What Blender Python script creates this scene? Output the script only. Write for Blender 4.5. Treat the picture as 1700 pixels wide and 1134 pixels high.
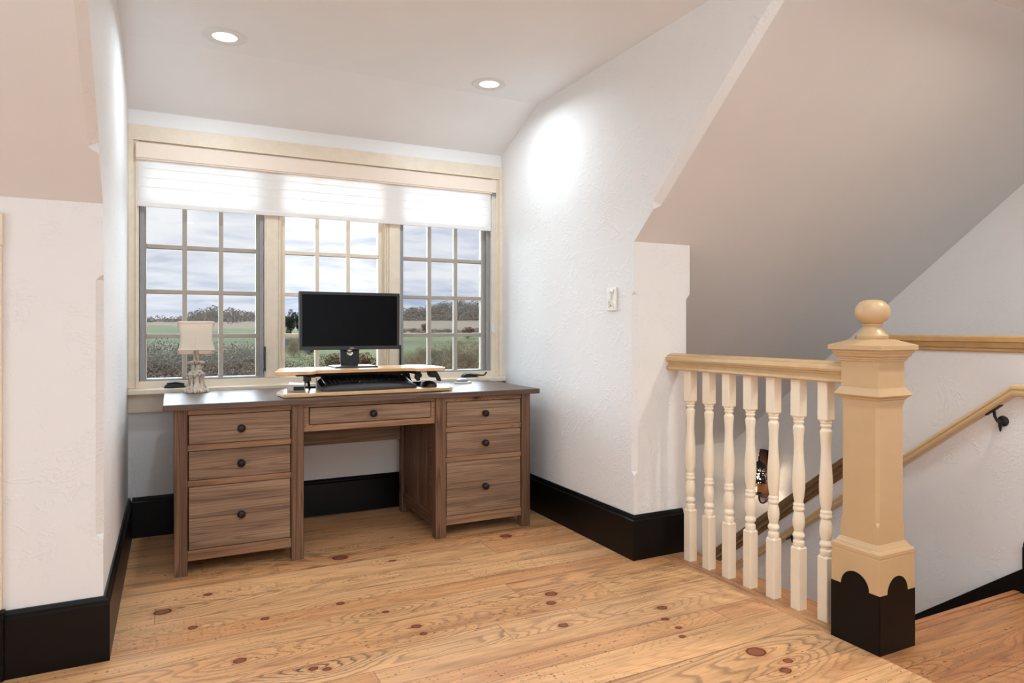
import bpy, bmesh, math, random
from mathutils import Vector, Matrix, noise as mnoise
random.seed(7)
for o in list(bpy.data.objects): bpy.data.objects.remove(o, do_unlink=True)
SC = bpy.context.scene
COL = SC.collection

# ------------------------------------------------------------------ camera
cam_d = bpy.data.cameras.new('camera'); cam = bpy.data.objects.new('camera', cam_d); COL.objects.link(cam)
FPX = 1124.6; YAW = math.radians(26.718)
cam_d.sensor_fit = 'HORIZONTAL'; cam_d.sensor_width = 36.0; cam_d.lens = 36.0 * FPX / 1700.0
cam_d.shift_y = -(567 - 545.93) / 1700.0
cam_d.clip_start = 0.05; cam_d.clip_end = 3000
cam.location = (0, 0, 1.12); cam.rotation_euler = (math.pi / 2, 0, -YAW)
SC.camera = cam

# ------------------------------------------------------------------ view
SC.view_settings.view_transform = 'Standard'; SC.view_settings.look = 'None'
SC.view_settings.exposure = 0.34; SC.view_settings.gamma = 1.0; SC.view_settings.use_curve_mapping = False
SC.render.engine = 'CYCLES'
SC.cycles.max_bounces = 10; SC.cycles.diffuse_bounces = 6; SC.cycles.transparent_max_bounces = 16
SC.cycles.sample_clamp_indirect = 6.0; SC.cycles.caustics_reflective = False; SC.cycles.caustics_refractive = False

def lin(c):
    r = []
    for v in c[:3]:
        v = v / 255.0
        r.append(v / 12.92 if v <= 0.04045 else ((v + 0.055) / 1.055) ** 2.4)
    return (r[0], r[1], r[2], 1.0)

# node helper: n(type, {input: value-or-socket}, props) -> node
class NT:
    def __init__(s, tree): s.t = tree
    def n(s, typ, ins=None, **props):
        nd = s.t.nodes.new(typ)
        for k, v in props.items(): setattr(nd, k, v)
        for k, v in (ins or {}).items():
            sock = nd.inputs[k]
            if isinstance(v, bpy.types.NodeSocket): s.t.links.new(v, sock)
            else: sock.default_value = v
        return nd
    def math(s, op, a, b=None, c=None, clamp=False):
        ins = {0: a}
        if b is not None: ins[1] = b
        if c is not None: ins[2] = c
        nd = s.n('ShaderNodeMath', ins, operation=op); nd.use_clamp = clamp
        return nd.outputs[0]
    def ramp(s, fac, stops, interp='LINEAR'):
        nd = s.n('ShaderNodeValToRGB', {0: fac}); cr = nd.color_ramp; cr.interpolation = interp
        while len(cr.elements) < len(stops): cr.elements.new(0.5)
        for e, (p, c) in zip(cr.elements, stops):
            e.position = p; e.color = c if len(c) == 4 else (*c, 1)
        return nd.outputs[0]
    def mix(s, fac, a, b, blend='MIX'):
        nd = s.n('ShaderNodeMix', data_type='RGBA', blend_type=blend)
        for i, v in ((0, fac), (6, a), (7, b)):
            if isinstance(v, bpy.types.NodeSocket): s.t.links.new(v, nd.inputs[i])
            else: nd.inputs[i].default_value = v
        return nd.outputs[2]
    def noise(s, vec, scale, detail=2, rough=.5, dist=0.0):
        return s.n('ShaderNodeTexNoise', {'Vector': vec, 'Scale': scale, 'Detail': detail, 'Roughness': rough, 'Distortion': dist}).outputs[0]
    def mapping(s, vec, loc=(0, 0, 0), scale=(1, 1, 1), rot=(0, 0, 0)):
        return s.n('ShaderNodeMapping', {'Vector': vec, 'Location': loc, 'Scale': scale, 'Rotation': rot}).outputs[0]
    def link(s, a, b): s.t.links.new(a, b)

# ------------------------------------------------------------------ sky
SKY = 0.95
w = bpy.data.worlds.new('overcast_sky'); SC.world = w; w.use_nodes = True
w.node_tree.nodes.clear(); T = NT(w.node_tree)
g = T.n('ShaderNodeTexCoord').outputs['Generated']
sx = T.n('ShaderNodeSeparateXYZ', {0: g})
zc = T.math('ADD', T.math('MAXIMUM', sx.outputs[2], 0.0), 0.16)
cv = T.n('ShaderNodeCombineXYZ', {0: T.math('DIVIDE', sx.outputs[0], zc), 1: T.math('DIVIDE', sx.outputs[1], zc), 2: 0.3}).outputs[0]
n1 = T.noise(T.mapping(cv, scale=(1.0, 1.5, 1)), 2.3, 9, .58, .5)
n2 = T.noise(T.mapping(cv, loc=(3.1, 1.7, 0), scale=(1, 1.9, 1)), 0.8, 3, .5, .2)
f = T.math('ADD', T.math('MULTIPLY', n1, .65), T.math('MULTIPLY', n2, .35))
clouds = T.ramp(f, [(.34, lin((190, 202, 226))), (.43, lin((218, 224, 236))), (.50, lin((240, 242, 247))), (.58, (1.0, 1.0, 1.0, 1))])
grad = T.ramp(sx.outputs[2], [(0.0, lin((226, 232, 242))), (.06, lin((236, 240, 246))), (.25, (1, 1, 1, 1)), (1, (1, 1, 1, 1))])
skyc = T.mix(1.0, clouds, grad, 'MULTIPLY')
below = T.math('GREATER_THAN', sx.outputs[2], -0.02)
skyc = T.mix(below, lin((96, 100, 84)), skyc)
bg = T.n('ShaderNodeBackground', {0: skyc, 1: SKY})
out = T.n('ShaderNodeOutputWorld'); T.link(bg.outputs[0], out.inputs[0])

# ------------------------------------------------------------------ sun, dormer lights and added fill lights
def area(name, loc, rot, size, sizey, power, col, shape='RECTANGLE', spread=180):
    d = bpy.data.lights.new(name, 'AREA'); d.shape = shape; d.size = size
    if shape in ('RECTANGLE', 'ELLIPSE'): d.size_y = sizey
    d.energy = power; d.color = col[:3]; d.spread = math.radians(spread)
    o = bpy.data.objects.new(name, d); COL.objects.link(o); o.location = loc; o.rotation_euler = rot
    return o
WARM = (.75, .90, 1.0); FILL = (.68, .87, 1.0)
# bright overcast sun standing behind the clouds in front of the triple window
sd = bpy.data.lights.new('overcast_sun', 'SUN'); sd.energy = 15.0; sd.angle = math.radians(100); sd.color = (.74, .89, 1.0)
so_ = bpy.data.objects.new('overcast_sun', sd); COL.objects.link(so_); so_.rotation_euler = (math.radians(-64), 0, math.radians(4))
# added fill lights at the unseen far left and rear walls
area('left_fill_light', (-2.12, 0.1, 1.35), (math.radians(90), 0, math.radians(-90)), 2.4, 1.5, 24, FILL)
area('rear_fill_light', (0.9, -2.50, 1.35), (math.radians(90), 0, 0), 2.4, 1.5, 19, FILL)
# added fill lights under the ceiling, no fixtures; the last brightens the stair side
for i, (x, y, p) in enumerate(((0.2, 0.9, 4), (1.6, 0.9, 6), (0.2, -1.2, 6), (1.9, -1.2, 6), (3.0, 0.9, 17))):
    area('downlight_and_fill', (x, y, 2.48), (0, 0, 0), .13, .13, p, WARM if x < 2.5 else (.98, .90, .80), 'DISK', 170)
# added upward fill behind the camera to brighten the ceiling; no lamp modelled
area('upward_fill_light', (0.5, -0.5, 1.75), (math.pi, 0, 0), .35, .35, 44, WARM, 'DISK', 170)
# the dormer's two recessed downlights
for x in (0.226, 1.595):
    area('downlight_and_fill', (x, 3.452, 2.478), (0, 0, 0), .10, .10, 5.6, WARM, 'DISK', 165)
# added fill light that lifts the stairwell walls, without a fixture
area('stair_fill_light', (2.9, 3.6, -0.75), (0, 0, 0), .3, .3, 7, (1, .88, .76), 'DISK', 180)
# ------------------------------------------------------------------ materials
def new_mat(name, base=(.8, .8, .8, 1), rough=.5, spec=.5, metal=0.0):
    m = bpy.data.materials.new(name); m.use_nodes = True
    t = NT(m.node_tree); b = m.node_tree.nodes['Principled BSDF']
    b.inputs['Base Color'].default_value = base; b.inputs['Roughness'].default_value = rough
    b.inputs['Specular IOR Level'].default_value = spec; b.inputs['Metallic'].default_value = metal
    return m, t, b
def bump(t, b, h, strength=.3, dist=.01):
    bp = t.n('ShaderNodeBump', {'Height': h, 'Strength': strength, 'Distance': dist})
    t.link(bp.outputs[0], b.inputs['Normal'])
def objco(t, rnd=True):
    c = t.n('ShaderNodeTexCoord').outputs['Object']
    if not rnd: return c
    r = t.n('ShaderNodeObjectInfo').outputs['Random']
    off = t.n('ShaderNodeCombineXYZ', {0: t.math('MULTIPLY', r, 37.0), 1: t.math('MULTIPLY', r, 91.0), 2: t.math('MULTIPLY', r, 53.0)}).outputs[0]
    return t.n('ShaderNodeVectorMath', {0: c, 1: off}, operation='ADD').outputs[0]
M = {}
def paint(name, rgb, rough=.45, spec=.4, var=.04, bumps=.04, scale=18):
    m, t, b = new_mat(name, lin(rgb), rough, spec)
    c = objco(t, False); nz = t.noise(c, scale, 3, .6)
    dark = tuple(v * (1 - var * 2) for v in lin(rgb)[:3]) + (1,); lite = tuple(min(1, v * (1 + var)) for v in lin(rgb)[:3]) + (1,)
    t.link(t.ramp(nz, [(.3, dark), (.7, lite)]), b.inputs['Base Color'])
    if bumps: bump(t, b, t.noise(c, 90, 2), bumps, .003)
    M[name] = m; return m
# hand-trowelled plaster
m, t, b = new_mat('textured_plaster', lin((236, 234, 233)), .72, .25)
c = objco(t, False)
warp = t.n('ShaderNodeTexNoise', {'Vector': c, 'Scale': 2.2, 'Detail': 1.0})
cw = t.n('ShaderNodeVectorMath', {0: c, 1: t.n('ShaderNodeVectorMath', {0: warp.outputs['Color'], 1: (.5, .5, .5)}, operation='MULTIPLY').outputs[0]}, operation='ADD').outputs[0]
def strokes(scale, sc, wid):
    rr_ = t.noise(t.mapping(cw, scale=sc), scale, 2, .5, .35)
    return t.ramp(t.math('ABSOLUTE', t.math('SUBTRACT', rr_, .5)), [(0, (1, 1, 1, 1)), (wid * .5, (.7, .7, .7, 1)), (wid, (0, 0, 0, 1))])
m1 = t.ramp(t.noise(c, 7.0, 2, .5, .3), [(.50, (0, 0, 0, 1)), (.60, (1, 1, 1, 1))])
m2 = t.ramp(t.noise(t.mapping(c, loc=(3, 7, 1)), 8.0, 2, .5, .3), [(.52, (0, 0, 0, 1)), (.62, (1, 1, 1, 1))])
hgt = t.math('ADD', t.math('MULTIPLY', strokes(19, (1, 1, 2.2), .06), m1), t.math('MULTIPLY', strokes(17, (1.9, 1.9, 1), .06), m2))
hgt = t.math('ADD', t.math('MULTIPLY', hgt, .8), t.math('ADD', t.math('MULTIPLY', t.noise(c, 6, 3), .5), t.math('MULTIPLY', t.noise(c, 38, 3, .6), .30)))
bump(t, b, hgt, .38, .004); M['plaster'] = m
paint('ceiling_paint', (240, 240, 242), .55, .3, .01, .02, 3)
paint('slope_paint', (226, 223, 222), .55, .3, .01, .02, 3)  # same paint as the ceiling, with the slopes' shade put into the colour
paint('white_paint', (243, 243, 243), .5, .3, .01, 0, 5)
paint('tan_trim', (234, 219, 198), .38, .45, .03, .05)
paint('sash_tan', (206, 193, 176), .45, .4, .03, .05)
paint('gold_trim', (190, 152, 100), .33, .5, .05, .06)
paint('shaded_gold_trim', (122, 92, 58), .35, .5, .06, .06)  # gold trim again, darkened for the dim light along the stairs
paint('rail_tan', (205, 172, 128), .33, .5, .04, .06)
paint('newel_tan', (198, 165, 124), .36, .5, .015, .04)
paint('cream_baluster', (246, 230, 206), .36, .5, .015, .05)
paint('black_trim', (9, 6, 6), .36, .22, .1, .03)
paint('grey_screen_frame', (150, 152, 156), .45, .4, .04, 0)
paint('valance_cream', (240, 222, 206), .5, .3, .01, .02)
paint('black_plastic', (16, 16, 18), .38, .5, .1, .03, 60)
paint('black_matte', (12, 12, 13), .6, .35, .1, .05, 60)
paint('charcoal_bezel', (38, 38, 44), .42, .5, .05, .02, 60)
paint('palm_rest', (62, 62, 64), .55, .4, .08, .05, 80)
paint('key_black', (22, 22, 24), .22, .5, .1, 0, 80)
paint('white_plastic', (225, 225, 224), .4, .5, .02, 0)
paint('grey_plastic', (140, 142, 146), .35, .5, .05, 0)
paint('logo_silver', (200, 202, 206), .3, .5, .02, 0)
paint('bronze_knob', (44, 36, 34), .34, .6, .2, .08, 120); 
M['bronze_knob'].node_tree.nodes['Principled BSDF'].inputs['Metallic'].default_value = .6
paint('black_iron', (18, 15, 14), .5, .5, .15, .1, 80)
paint('cable_black', (10, 10, 10), .5, .4, .1, 0)
paint('candle_sleeve', (200, 130, 45), .5, .4, .1, .05)
paint('switch_cream', (232, 228, 218), .3, .5, .03, .02)
paint('exterior_wall', (150, 150, 150), .8, .2, .05, 0)
paint('downstairs_floor', (150, 105, 68), .5, .3, .1, .05)
# glossy black screen
m, t, b = new_mat('monitor_screen', (.002, .002, .003, 1), .3, .1); M['screen'] = m
# bark / dark board
m, t, b = new_mat('dark_board', lin((74, 42, 30)), .5, .4)
c = objco(t); t.link(t.ramp(t.noise(t.mapping(c, scale=(40, 40, 3)), 3, 4), [(.3, lin((48, 26, 19))), (.7, lin((92, 54, 38)))]), b.inputs['Base Color']); M['dark_board'] = m

def wood(name, ax, dark, mid, lite, stretch=16.0, freq=2.0, rings=13.0, rough=.5, spec=.35, contrast=.55, bmp=.3, knots=.4):
    m, t, b = new_mat(name, lin(mid), rough, spec)
    c = objco(t)
    sc = [stretch, stretch, stretch]; sc[ax] = .5
    # knots
    ks = [6.0, 6.0, 6.0]; ks[ax] = 2.4
    vo = t.n('ShaderNodeTexVoronoi', {'Vector': t.mapping(c, scale=tuple(ks)), 'Scale': 1.0})
    kd = vo.outputs['Distance']; kon = t.math('GREATER_THAN', t.n('ShaderNodeSeparateColor', {0: vo.outputs['Color']}).outputs[0], 1 - knots)
    near = t.math('MULTIPLY', t.math('SUBTRACT', 1.0, t.math('DIVIDE', kd, .42), clamp=True), kon)
    nz = t.noise(t.mapping(c, scale=tuple(sc)), freq * .5, 2, .4, .1)
    fld = t.math('ADD', nz, t.math('MULTIPLY', t.math('POWER', near, 2.0), .5))
    ring = t.math('FRACT', t.math('MULTIPLY', fld, rings))
    late = t.ramp(ring, [(0, (0, 0, 0, 1)), (.5, (.15, .15, .15, 1)), (.84, (1, 1, 1, 1)), (1.0, (0, 0, 0, 1))])
    fs = [190.0, 190.0, 190.0]; fs[ax] = 2.6
    fib = t.noise(t.mapping(c, scale=tuple(fs)), 1.0, 4, .65)
    fibc = t.ramp(fib, [(.28, (.50, .46, .43, 1)), (.5, (.98, .98, .98, 1)), (.78, (1.26, 1.25, 1.24, 1))])
    bs = [14.0, 14.0, 14.0]; bs[ax] = 1.1
    streak = t.ramp(t.noise(t.mapping(c, loc=(5, 2, 8), scale=tuple(bs)), 1.0, 3, .6), [(.30, lin(dark)), (.46, lin(mid)), (.72, lin(lite))])
    col = t.mix(.55, lin(mid), streak)
    col = t.mix(t.math('MULTIPLY', late, contrast), col, lin(dark))
    col = t.mix(.85, col, fibc, 'MULTIPLY')
    halo = t.math('MULTIPLY', t.math('SUBTRACT', 1.0, t.math('DIVIDE', kd, .16), clamp=True), kon)
    col = t.mix(t.math('MULTIPLY', halo, .7), col, lin(tuple(x * .62 for x in dark)))
    kcore = t.math('MULTIPLY', t.math('LESS_THAN', kd, .06), kon)
    col = t.mix(t.math('MULTIPLY', kcore, .8), col, lin(tuple(x * .4 for x in dark)))
    t.link(col, b.inputs['Base Color'])
    bump(t, b, t.math('ADD', fib, t.math('MULTIPLY', late, -.4)), bmp, .0015)
    M[name] = m
wood('desk_wood_long', 0, (84, 61, 46), (146, 117, 94), (178, 151, 127), rough=.52, knots=.5)
wood('desk_wood_upright', 2, (64, 41, 30), (118, 86, 65), (150, 117, 93), rough=.55, contrast=.7)
wood('desk_wood_deep', 1, (70, 44, 30), (118, 84, 62), (146, 112, 86), rough=.55)
wood('desk_rail_wood', 0, (92, 61, 44), (148, 112, 84), (180, 143, 113), rough=.52)
wood('desk_top_wood', 0, (62, 44, 34), (94, 71, 57), (118, 95, 80), rough=.4, spec=.5, knots=.25)
wood('maple_laminate', 0, (214, 164, 112), (232, 188, 138), (240, 204, 160), rough=.28, spec=.5, contrast=.25, bmp=.02, knots=0.0)

# wide pine floor boards; `ax` is the grain direction, boards are laid side by side along the other axis
KNOTS = [(1.812, 1.718, 0.0376), (1.859, 1.623, 0.0183), (1.8, 1.581, 0.0217), (1.324, 2.199, 0.0205), (1.435, 2.482, 0.028), (1.387, 2.4, 0.0221), (1.761, 2.159, 0.0218), (1.702, 2.068, 0.0163), (1.7, 1.987, 0.0135), (1.662, 1.923, 0.0132), (0.824, 2.439, 0.0204), (0.828, 2.369, 0.0155), (1.617, 3.284, 0.0325), (-0.03, 3.015, 0.0334), (0.325, 2.768, 0.0163), (0.617, 2.782, 0.0172), (0.74, 3.338, 0.0383), (0.207, 2.455, 0.0224), (0.419, 2.289, 0.0159), (0.459, 2.265, 0.0159), (0.758, 2.618, 0.0143), (0.073, 2.806, 0.0181), (0.138, 3.127, 0.0178)]
def pine_floor(name, ax, width=.165, origin=0.0, tint=(1, 1, 1), length=2.9, rough=.3, knots=()):
    m, t, b = new_mat(name, lin((200, 150, 105)), rough, .4)
    s = t.n('ShaderNodeSeparateXYZ', {0: t.n('ShaderNodeTexCoord').outputs['Object']})
    L = s.outputs[ax]; A = s.outputs[1 - ax]
    # uneven board widths: the across coordinate is warped slowly before it is cut into boards
    Aw = t.math('ADD', A, t.math('MULTIPLY', t.math('SINE', t.math('MULTIPLY', A, 9.0)), .035))
    q = t.math('DIVIDE', t.math('SUBTRACT', Aw, origin), width)
    pid = t.math('FLOOR', q); fr = t.math('FRACT', q)
    r1 = t.n('ShaderNodeTexWhiteNoise', {'W': pid}, noise_dimensions='1D').outputs[0]
    q2 = t.math('DIVIDE', t.math('ADD', L, t.math('MULTIPLY', r1, 23.0)), length)
    bid = t.math('FLOOR', q2); fr2 = t.math('FRACT', q2)
    wn = t.n('ShaderNodeTexWhiteNoise', {'Vector': t.n('ShaderNodeCombineXYZ', {0: pid, 1: bid, 2: 3.7}).outputs[0]}, noise_dimensions='3D')
    rv = t.n('ShaderNodeSeparateColor', {0: wn.outputs['Color']})
    ra, rb, rc = rv.outputs[0], rv.outputs[1], rv.outputs[2]
    u = t.math('ADD', L, t.math('MULTIPLY', ra, 40.0)); ww = t.math('ADD', A, t.math('MULTIPLY', rb, 40.0))
    def vec(su, sw, z=None): return t.n('ShaderNodeCombineXYZ', {0: t.math('MULTIPLY', u, su), 1: t.math('MULTIPLY', ww, sw), 2: 0.0 if z is None else z}).outputs[0]
    # knots: the big ones where they lie in this floor, small ones scattered
    vk = t.n('ShaderNodeTexVoronoi', {'Vector': vec(2.1, 4.4), 'Scale': 1.0}, voronoi_dimensions='2D')
    kcol = t.n('ShaderNodeSeparateColor', {0: vk.outputs['Color']})
    kn = t.math('ADD', t.math('DIVIDE', vk.outputs['Distance'], .06), t.math('MULTIPLY', t.math('LESS_THAN', kcol.outputs[0], .82), 99.0))
    kd = t.math('ADD', t.math('DIVIDE', vk.outputs['Distance'], t.math('ADD', .018, t.math('MULTIPLY', kcol.outputs[1], .035))), t.math('MULTIPLY', t.math('LESS_THAN', kcol.outputs[0], .82), 99.0))
    wobx = t.math('MULTIPLY', t.math('SUBTRACT', t.noise(s.inputs[0].links[0].from_socket, 60, 2), .5), .010)
    for kx, ky, kr in knots:
        a = t.math('MULTIPLY', t.math('SUBTRACT', t.math('ADD', L, wobx), kx), .85); c_ = t.math('SUBTRACT', t.math('ADD', A, wobx), ky)
        dd = t.math('SQRT', t.math('ADD', t.math('MULTIPLY', a, a), t.math('MULTIPLY', c_, c_)))
        kd = t.math('MINIMUM', kd, t.math('DIVIDE', dd, kr * .84))
        a3 = t.math('MULTIPLY', a, .36); kn = t.math('MINIMUM', kn, t.math('DIVIDE', t.math('SQRT', t.math('ADD', t.math('MULTIPLY', a3, a3), t.math('MULTIPLY', c_, c_))), kr))
    near = t.math('SUBTRACT', 1.0, t.math('DIVIDE', kn, 5.5), clamp=True)
    # growth rings: contour lines of a stretched smooth noise, swelling round knots
    nz = t.noise(vec(.42, 6.0), 1.0, 2, .4, .1)
    wob = t.noise(vec(3.0, 26.0), 1.0, 3, .5)
    fld = t.math('ADD', t.math('ADD', nz, t.math('MULTIPLY', wob, .03)), t.math('MULTIPLY', t.math('POWER', near, 1.4), .36))
    ring = t.math('FRACT', t.math('MULTIPLY', fld, 17.0))
    late = t.ramp(ring, [(0, (0, 0, 0, 1)), (.55, (.08, .08, .08, 1)), (.82, (1, 1, 1, 1)), (.93, (.7, .7, .7, 1)), (1.0, (0, 0, 0, 1))])
    fib = t.noise(vec(6.0, 170.0), 1.0, 4, .65)
    basec = t.ramp(rc, [(0, lin((212, 166, 122))), (.3, lin((222, 178, 134))), (.55, lin((216, 168, 122))), (.85, lin((208, 156, 112))), (1, lin((222, 176, 130)))])
    strength = t.math('ADD', t.math('ADD', .14, t.math('MULTIPLY', t.math('POWER', ra, 2.5), .42)), t.math('MULTIPLY', near, t.math('ADD', .1, t.math('MULTIPLY', rb, .6))), clamp=True)
    col = t.mix(t.math('MULTIPLY', late, strength), basec, lin((104, 76, 56)))
    col = t.mix(.85, col, t.ramp(fib, [(.27, (.42, .35, .30, 1)), (.46, (.93, .91, .89, 1)), (.78, (1.2, 1.2, 1.19, 1))]), 'MULTIPLY')
    blot = t.ramp(t.noise(vec(.8, 9.0), 1.2, 5, .62), [(.30, (.58, .46, .37, 1)), (.48, (.98, .96, .94, 1)), (.74, (1.2, 1.2, 1.18, 1))])
    col = t.mix(.8, col, blot, 'MULTIPLY')
    halo = t.math('SUBTRACT', 1.0, t.math('ABSOLUTE', t.math('SUBTRACT', kd, 1.0)), clamp=True)
    col = t.mix(t.math('MULTIPLY', t.math('POWER', halo, 1.5), .55), col, lin((176, 104, 62)))
    kk = t.ramp(kd, [(0, (1, 1, 1, 1)), (.95, (1, 1, 1, 1)), (1.0, (0, 0, 0, 1))]) if False else t.math('LESS_THAN', kd, 1.0)
    rim = t.math('MULTIPLY', t.math('GREATER_THAN', kd, .78), kk)
    col = t.mix(t.math('MULTIPLY', kk, .9), col, lin((122, 58, 40)))
    col = t.mix(t.math('MULTIPLY', rim, .7), col, lin((62, 28, 20)))
    # worm holes and nail dents, in drifts
    drift = t.ramp(t.noise(vec(.8, 4.0), 1.6, 2), [(.40, (0, 0, 0, 1)), (.62, (1, 1, 1, 1))])
    pit = None
    for sc, thr, rmin in ((1.15, 1.1, .06), (2.0, 1.08, .08)):
        pv = t.n('ShaderNodeTexVoronoi', {'Vector': vec(24.0 * sc, 52.0 * sc, 1.3 * sc), 'Scale': 1.0}, voronoi_dimensions='2D')
        pc = t.n('ShaderNodeSeparateColor', {0: pv.outputs['Color']})
        pon = t.math('GREATER_THAN', t.math('ADD', t.math('MULTIPLY', drift, .50), pc.outputs[0]), thr)
        p1 = t.math('MULTIPLY', t.math('LESS_THAN', pv.outputs['Distance'], t.math('ADD', rmin, t.math('MULTIPLY', t.math('POWER', pc.outputs[1], 2.5), .13))), pon)
        pit = p1 if pit is None else t.math('MAXIMUM', pit, p1)
    col = t.mix(t.math('MULTIPLY', pit, .85), col, lin((72, 42, 30)))
    # seams
    e1 = t.math('MINIMUM', fr, t.math('SUBTRACT', 1.0, fr)); e2 = t.math('MINIMUM', fr2, t.math('SUBTRACT', 1.0, fr2))
    seam = t.math('MAXIMUM', t.math('LESS_THAN', e1, .0013 / width), t.math('LESS_THAN', e2, .001 / length))
    col = t.mix(t.math('MULTIPLY', seam, .75), col, lin((70, 40, 26)))
    col = t.mix(1.0, col, (*tint, 1), 'MULTIPLY')
    t.link(col, b.inputs['Base Color'])
    rr = t.math('ADD', rough, t.math('MULTIPLY', t.noise(vec(2.0, 9.0), 1.0, 3), .22)); t.link(rr, b.inputs['Roughness'])
    h = t.math('SUBTRACT', t.math('MULTIPLY', fib, .3), t.math('ADD', t.math('MULTIPLY', seam, 1.0), t.math('MULTIPLY', pit, .6)))
    bump(t, b, h, .4, .002)
    M[name] = m
pine_floor('pine_boards', 0, .145, .03, (1.10, 1.06, .99), knots=KNOTS)
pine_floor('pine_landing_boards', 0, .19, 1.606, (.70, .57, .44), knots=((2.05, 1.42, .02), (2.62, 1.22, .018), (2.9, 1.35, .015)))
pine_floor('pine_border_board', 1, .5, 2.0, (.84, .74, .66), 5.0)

# glass: clear pane with a mirror-like sheen that grows towards grazing angles
def glass(name, tint=(1, 1, 1, 1)):
    m = bpy.data.materials.new(name); m.use_nodes = True; t = NT(m.node_tree); m.node_tree.nodes.clear()
    tr = t.n('ShaderNodeBsdfTransparent', {0: tint}); gl = t.n('ShaderNodeBsdfGlossy', {0: (1, 1, 1, 1), 'Roughness': .02})
    fz = t.n('ShaderNodeFresnel', {'IOR': 1.25})
    mx = t.n('ShaderNodeMixShader', {0: fz.outputs[0], 1: tr.outputs[0], 2: gl.outputs[0]})
    o = t.n('ShaderNodeOutputMaterial'); t.link(mx.outputs[0], o.inputs[0]); M[name] = m
glass('window_glass')
# insect screen: fine grey mesh
m = bpy.data.materials.new('insect_screen'); m.use_nodes = True; t = NT(m.node_tree); m.node_tree.nodes.clear()
mx = t.n('ShaderNodeMixShader', {0: .2, 1: t.n('ShaderNodeBsdfTransparent').outputs[0], 2: t.n('ShaderNodeBsdfDiffuse', {0: lin((84, 86, 92))}).outputs[0]})
o = t.n('ShaderNodeOutputMaterial'); t.link(mx.outputs[0], o.inputs[0]); M['insect_screen'] = m
# translucent cloth
def cloth(name, rgb, trans, bands=False):
    m = bpy.data.materials.new(name); m.use_nodes = True; t = NT(m.node_tree); m.node_tree.nodes.clear()
    c = objco(t, False)
    weave = t.ramp(t.noise(t.mapping(c, scale=(90, 90, 220)), 1, 2), [(.3, (.955, .955, .955, 1)), (.7, (1, 1, 1, 1))])
    col = t.mix(1.0, lin(rgb), weave, 'MULTIPLY')
    df = t.n('ShaderNodeBsdfDiffuse', {0: col}); tl = t.n('ShaderNodeBsdfTranslucent', {0: col})
    mx = t.n('ShaderNodeMixShader', {0: trans, 1: df.outputs[0], 2: tl.outputs[0]})
    o = t.n('ShaderNodeOutputMaterial'); t.link(mx.outputs[0], o.inputs[0]); M[name] = m
cloth('blind_cloth', (250, 246, 243), .26)
cloth('shade_linen', (238, 226, 212), .35)
def emit(name, rgb, s):
    m = bpy.data.materials.new(name); m.use_nodes = True; t = NT(m.node_tree); m.node_tree.nodes.clear()
    e = t.n('ShaderNodeEmission', {0: rgb, 1: s}); o = t.n('ShaderNodeOutputMaterial'); t.link(e.outputs[0], o.inputs[0]); M[name] = m
emit('lamp_lens', (1, .95, .88, 1), 4.0)
emit('flame_bulb', (1, .76, .52, 1), 380.0)
# distressed cream lamp base
m, t, b = new_mat('distressed_cream', lin((214, 200, 184)), .7, .2)
c = objco(t, False); nz = t.noise(t.mapping(c, scale=(60, 60, 9)), 1.6, 4, .65)
t.link(t.ramp(nz, [(.36, lin((112, 92, 78))), (.46, lin((196, 180, 164))), (.62, lin((226, 214, 200)))]), b.inputs['Base Color']); M['distressed_cream'] = m
# pierced tin shade
m = bpy.data.materials.new('pierced_tin'); m.use_nodes = True; t = NT(m.node_tree); b = m.node_tree.nodes['Principled BSDF']
b.inputs['Base Color'].default_value = lin((30, 26, 25)); b.inputs['Metallic'].default_value = .4; b.inputs['Roughness'].default_value = .5
vo = t.n('ShaderNodeTexVoronoi', {'Vector': t.n('ShaderNodeTexCoord').outputs['Object'], 'Scale': 95.0})
hole = t.math('LESS_THAN', vo.outputs['Distance'], .30)
mx = t.n('ShaderNodeMixShader', {0: hole, 1: b.outputs[0], 2: t.n('ShaderNodeBsdfTransparent').outputs[0]})
t.link(mx.outputs[0], m.node_tree.nodes['Material Output'].inputs[0]); M['pierced_tin'] = m
# ---- outdoors
m, t, b = new_mat('hill_grassland', lin((110, 120, 80)), .95, .05)
c = t.n('ShaderNodeTexCoord').outputs['Object']; s = t.n('ShaderNodeSeparateXYZ', {0: c})
d = t.math('ADD', t.math('MULTIPLY', s.outputs[0], .45), t.math('MULTIPLY', s.outputs[1], .893))
left = t.math('MULTIPLY', t.math('SUBTRACT', .22, t.math('DIVIDE', s.outputs[0], t.math('MAXIMUM', s.outputs[1], 1.0)), clamp=True), 300.0)
d = t.math('SUBTRACT', d, t.math('MULTIPLY', left, t.math('GREATER_THAN', d, 110.0)))
d = t.math('ADD', d, t.math('MULTIPLY', t.math('SUBTRACT', t.noise(c, .03, 3), .5), 26.0))
zone = t.ramp(t.math('DIVIDE', d, 300.0), [(0, lin((96, 88, 70))), (.12, lin((96, 88, 70))), (.15, lin((112, 122, 62))), (.33, lin((116, 124, 62))), (.36, lin((92, 98, 66))), (.39, lin((124, 134, 72))), (.49, lin((122, 132, 72))), (.52, lin((166, 144, 124))), (.93, lin((158, 136, 116))), (.97, lin((96, 94, 76)))], 'LINEAR')
var = t.ramp(t.noise(t.mapping(c, scale=(.25, .8, 1)), .7, 8, .75), [(.32, (.5, .52, .5, 1)), (.5, (1, 1, 1, 1)), (.68, (1.35, 1.3, 1.2, 1))])
zone = t.mix(1.0, zone, (.37, .345, .29, 1), 'MULTIPLY')
t.link(t.mix(1.0, zone, var, 'MULTIPLY'), b.inputs['Base Color']); M['grassland'] = m
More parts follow.
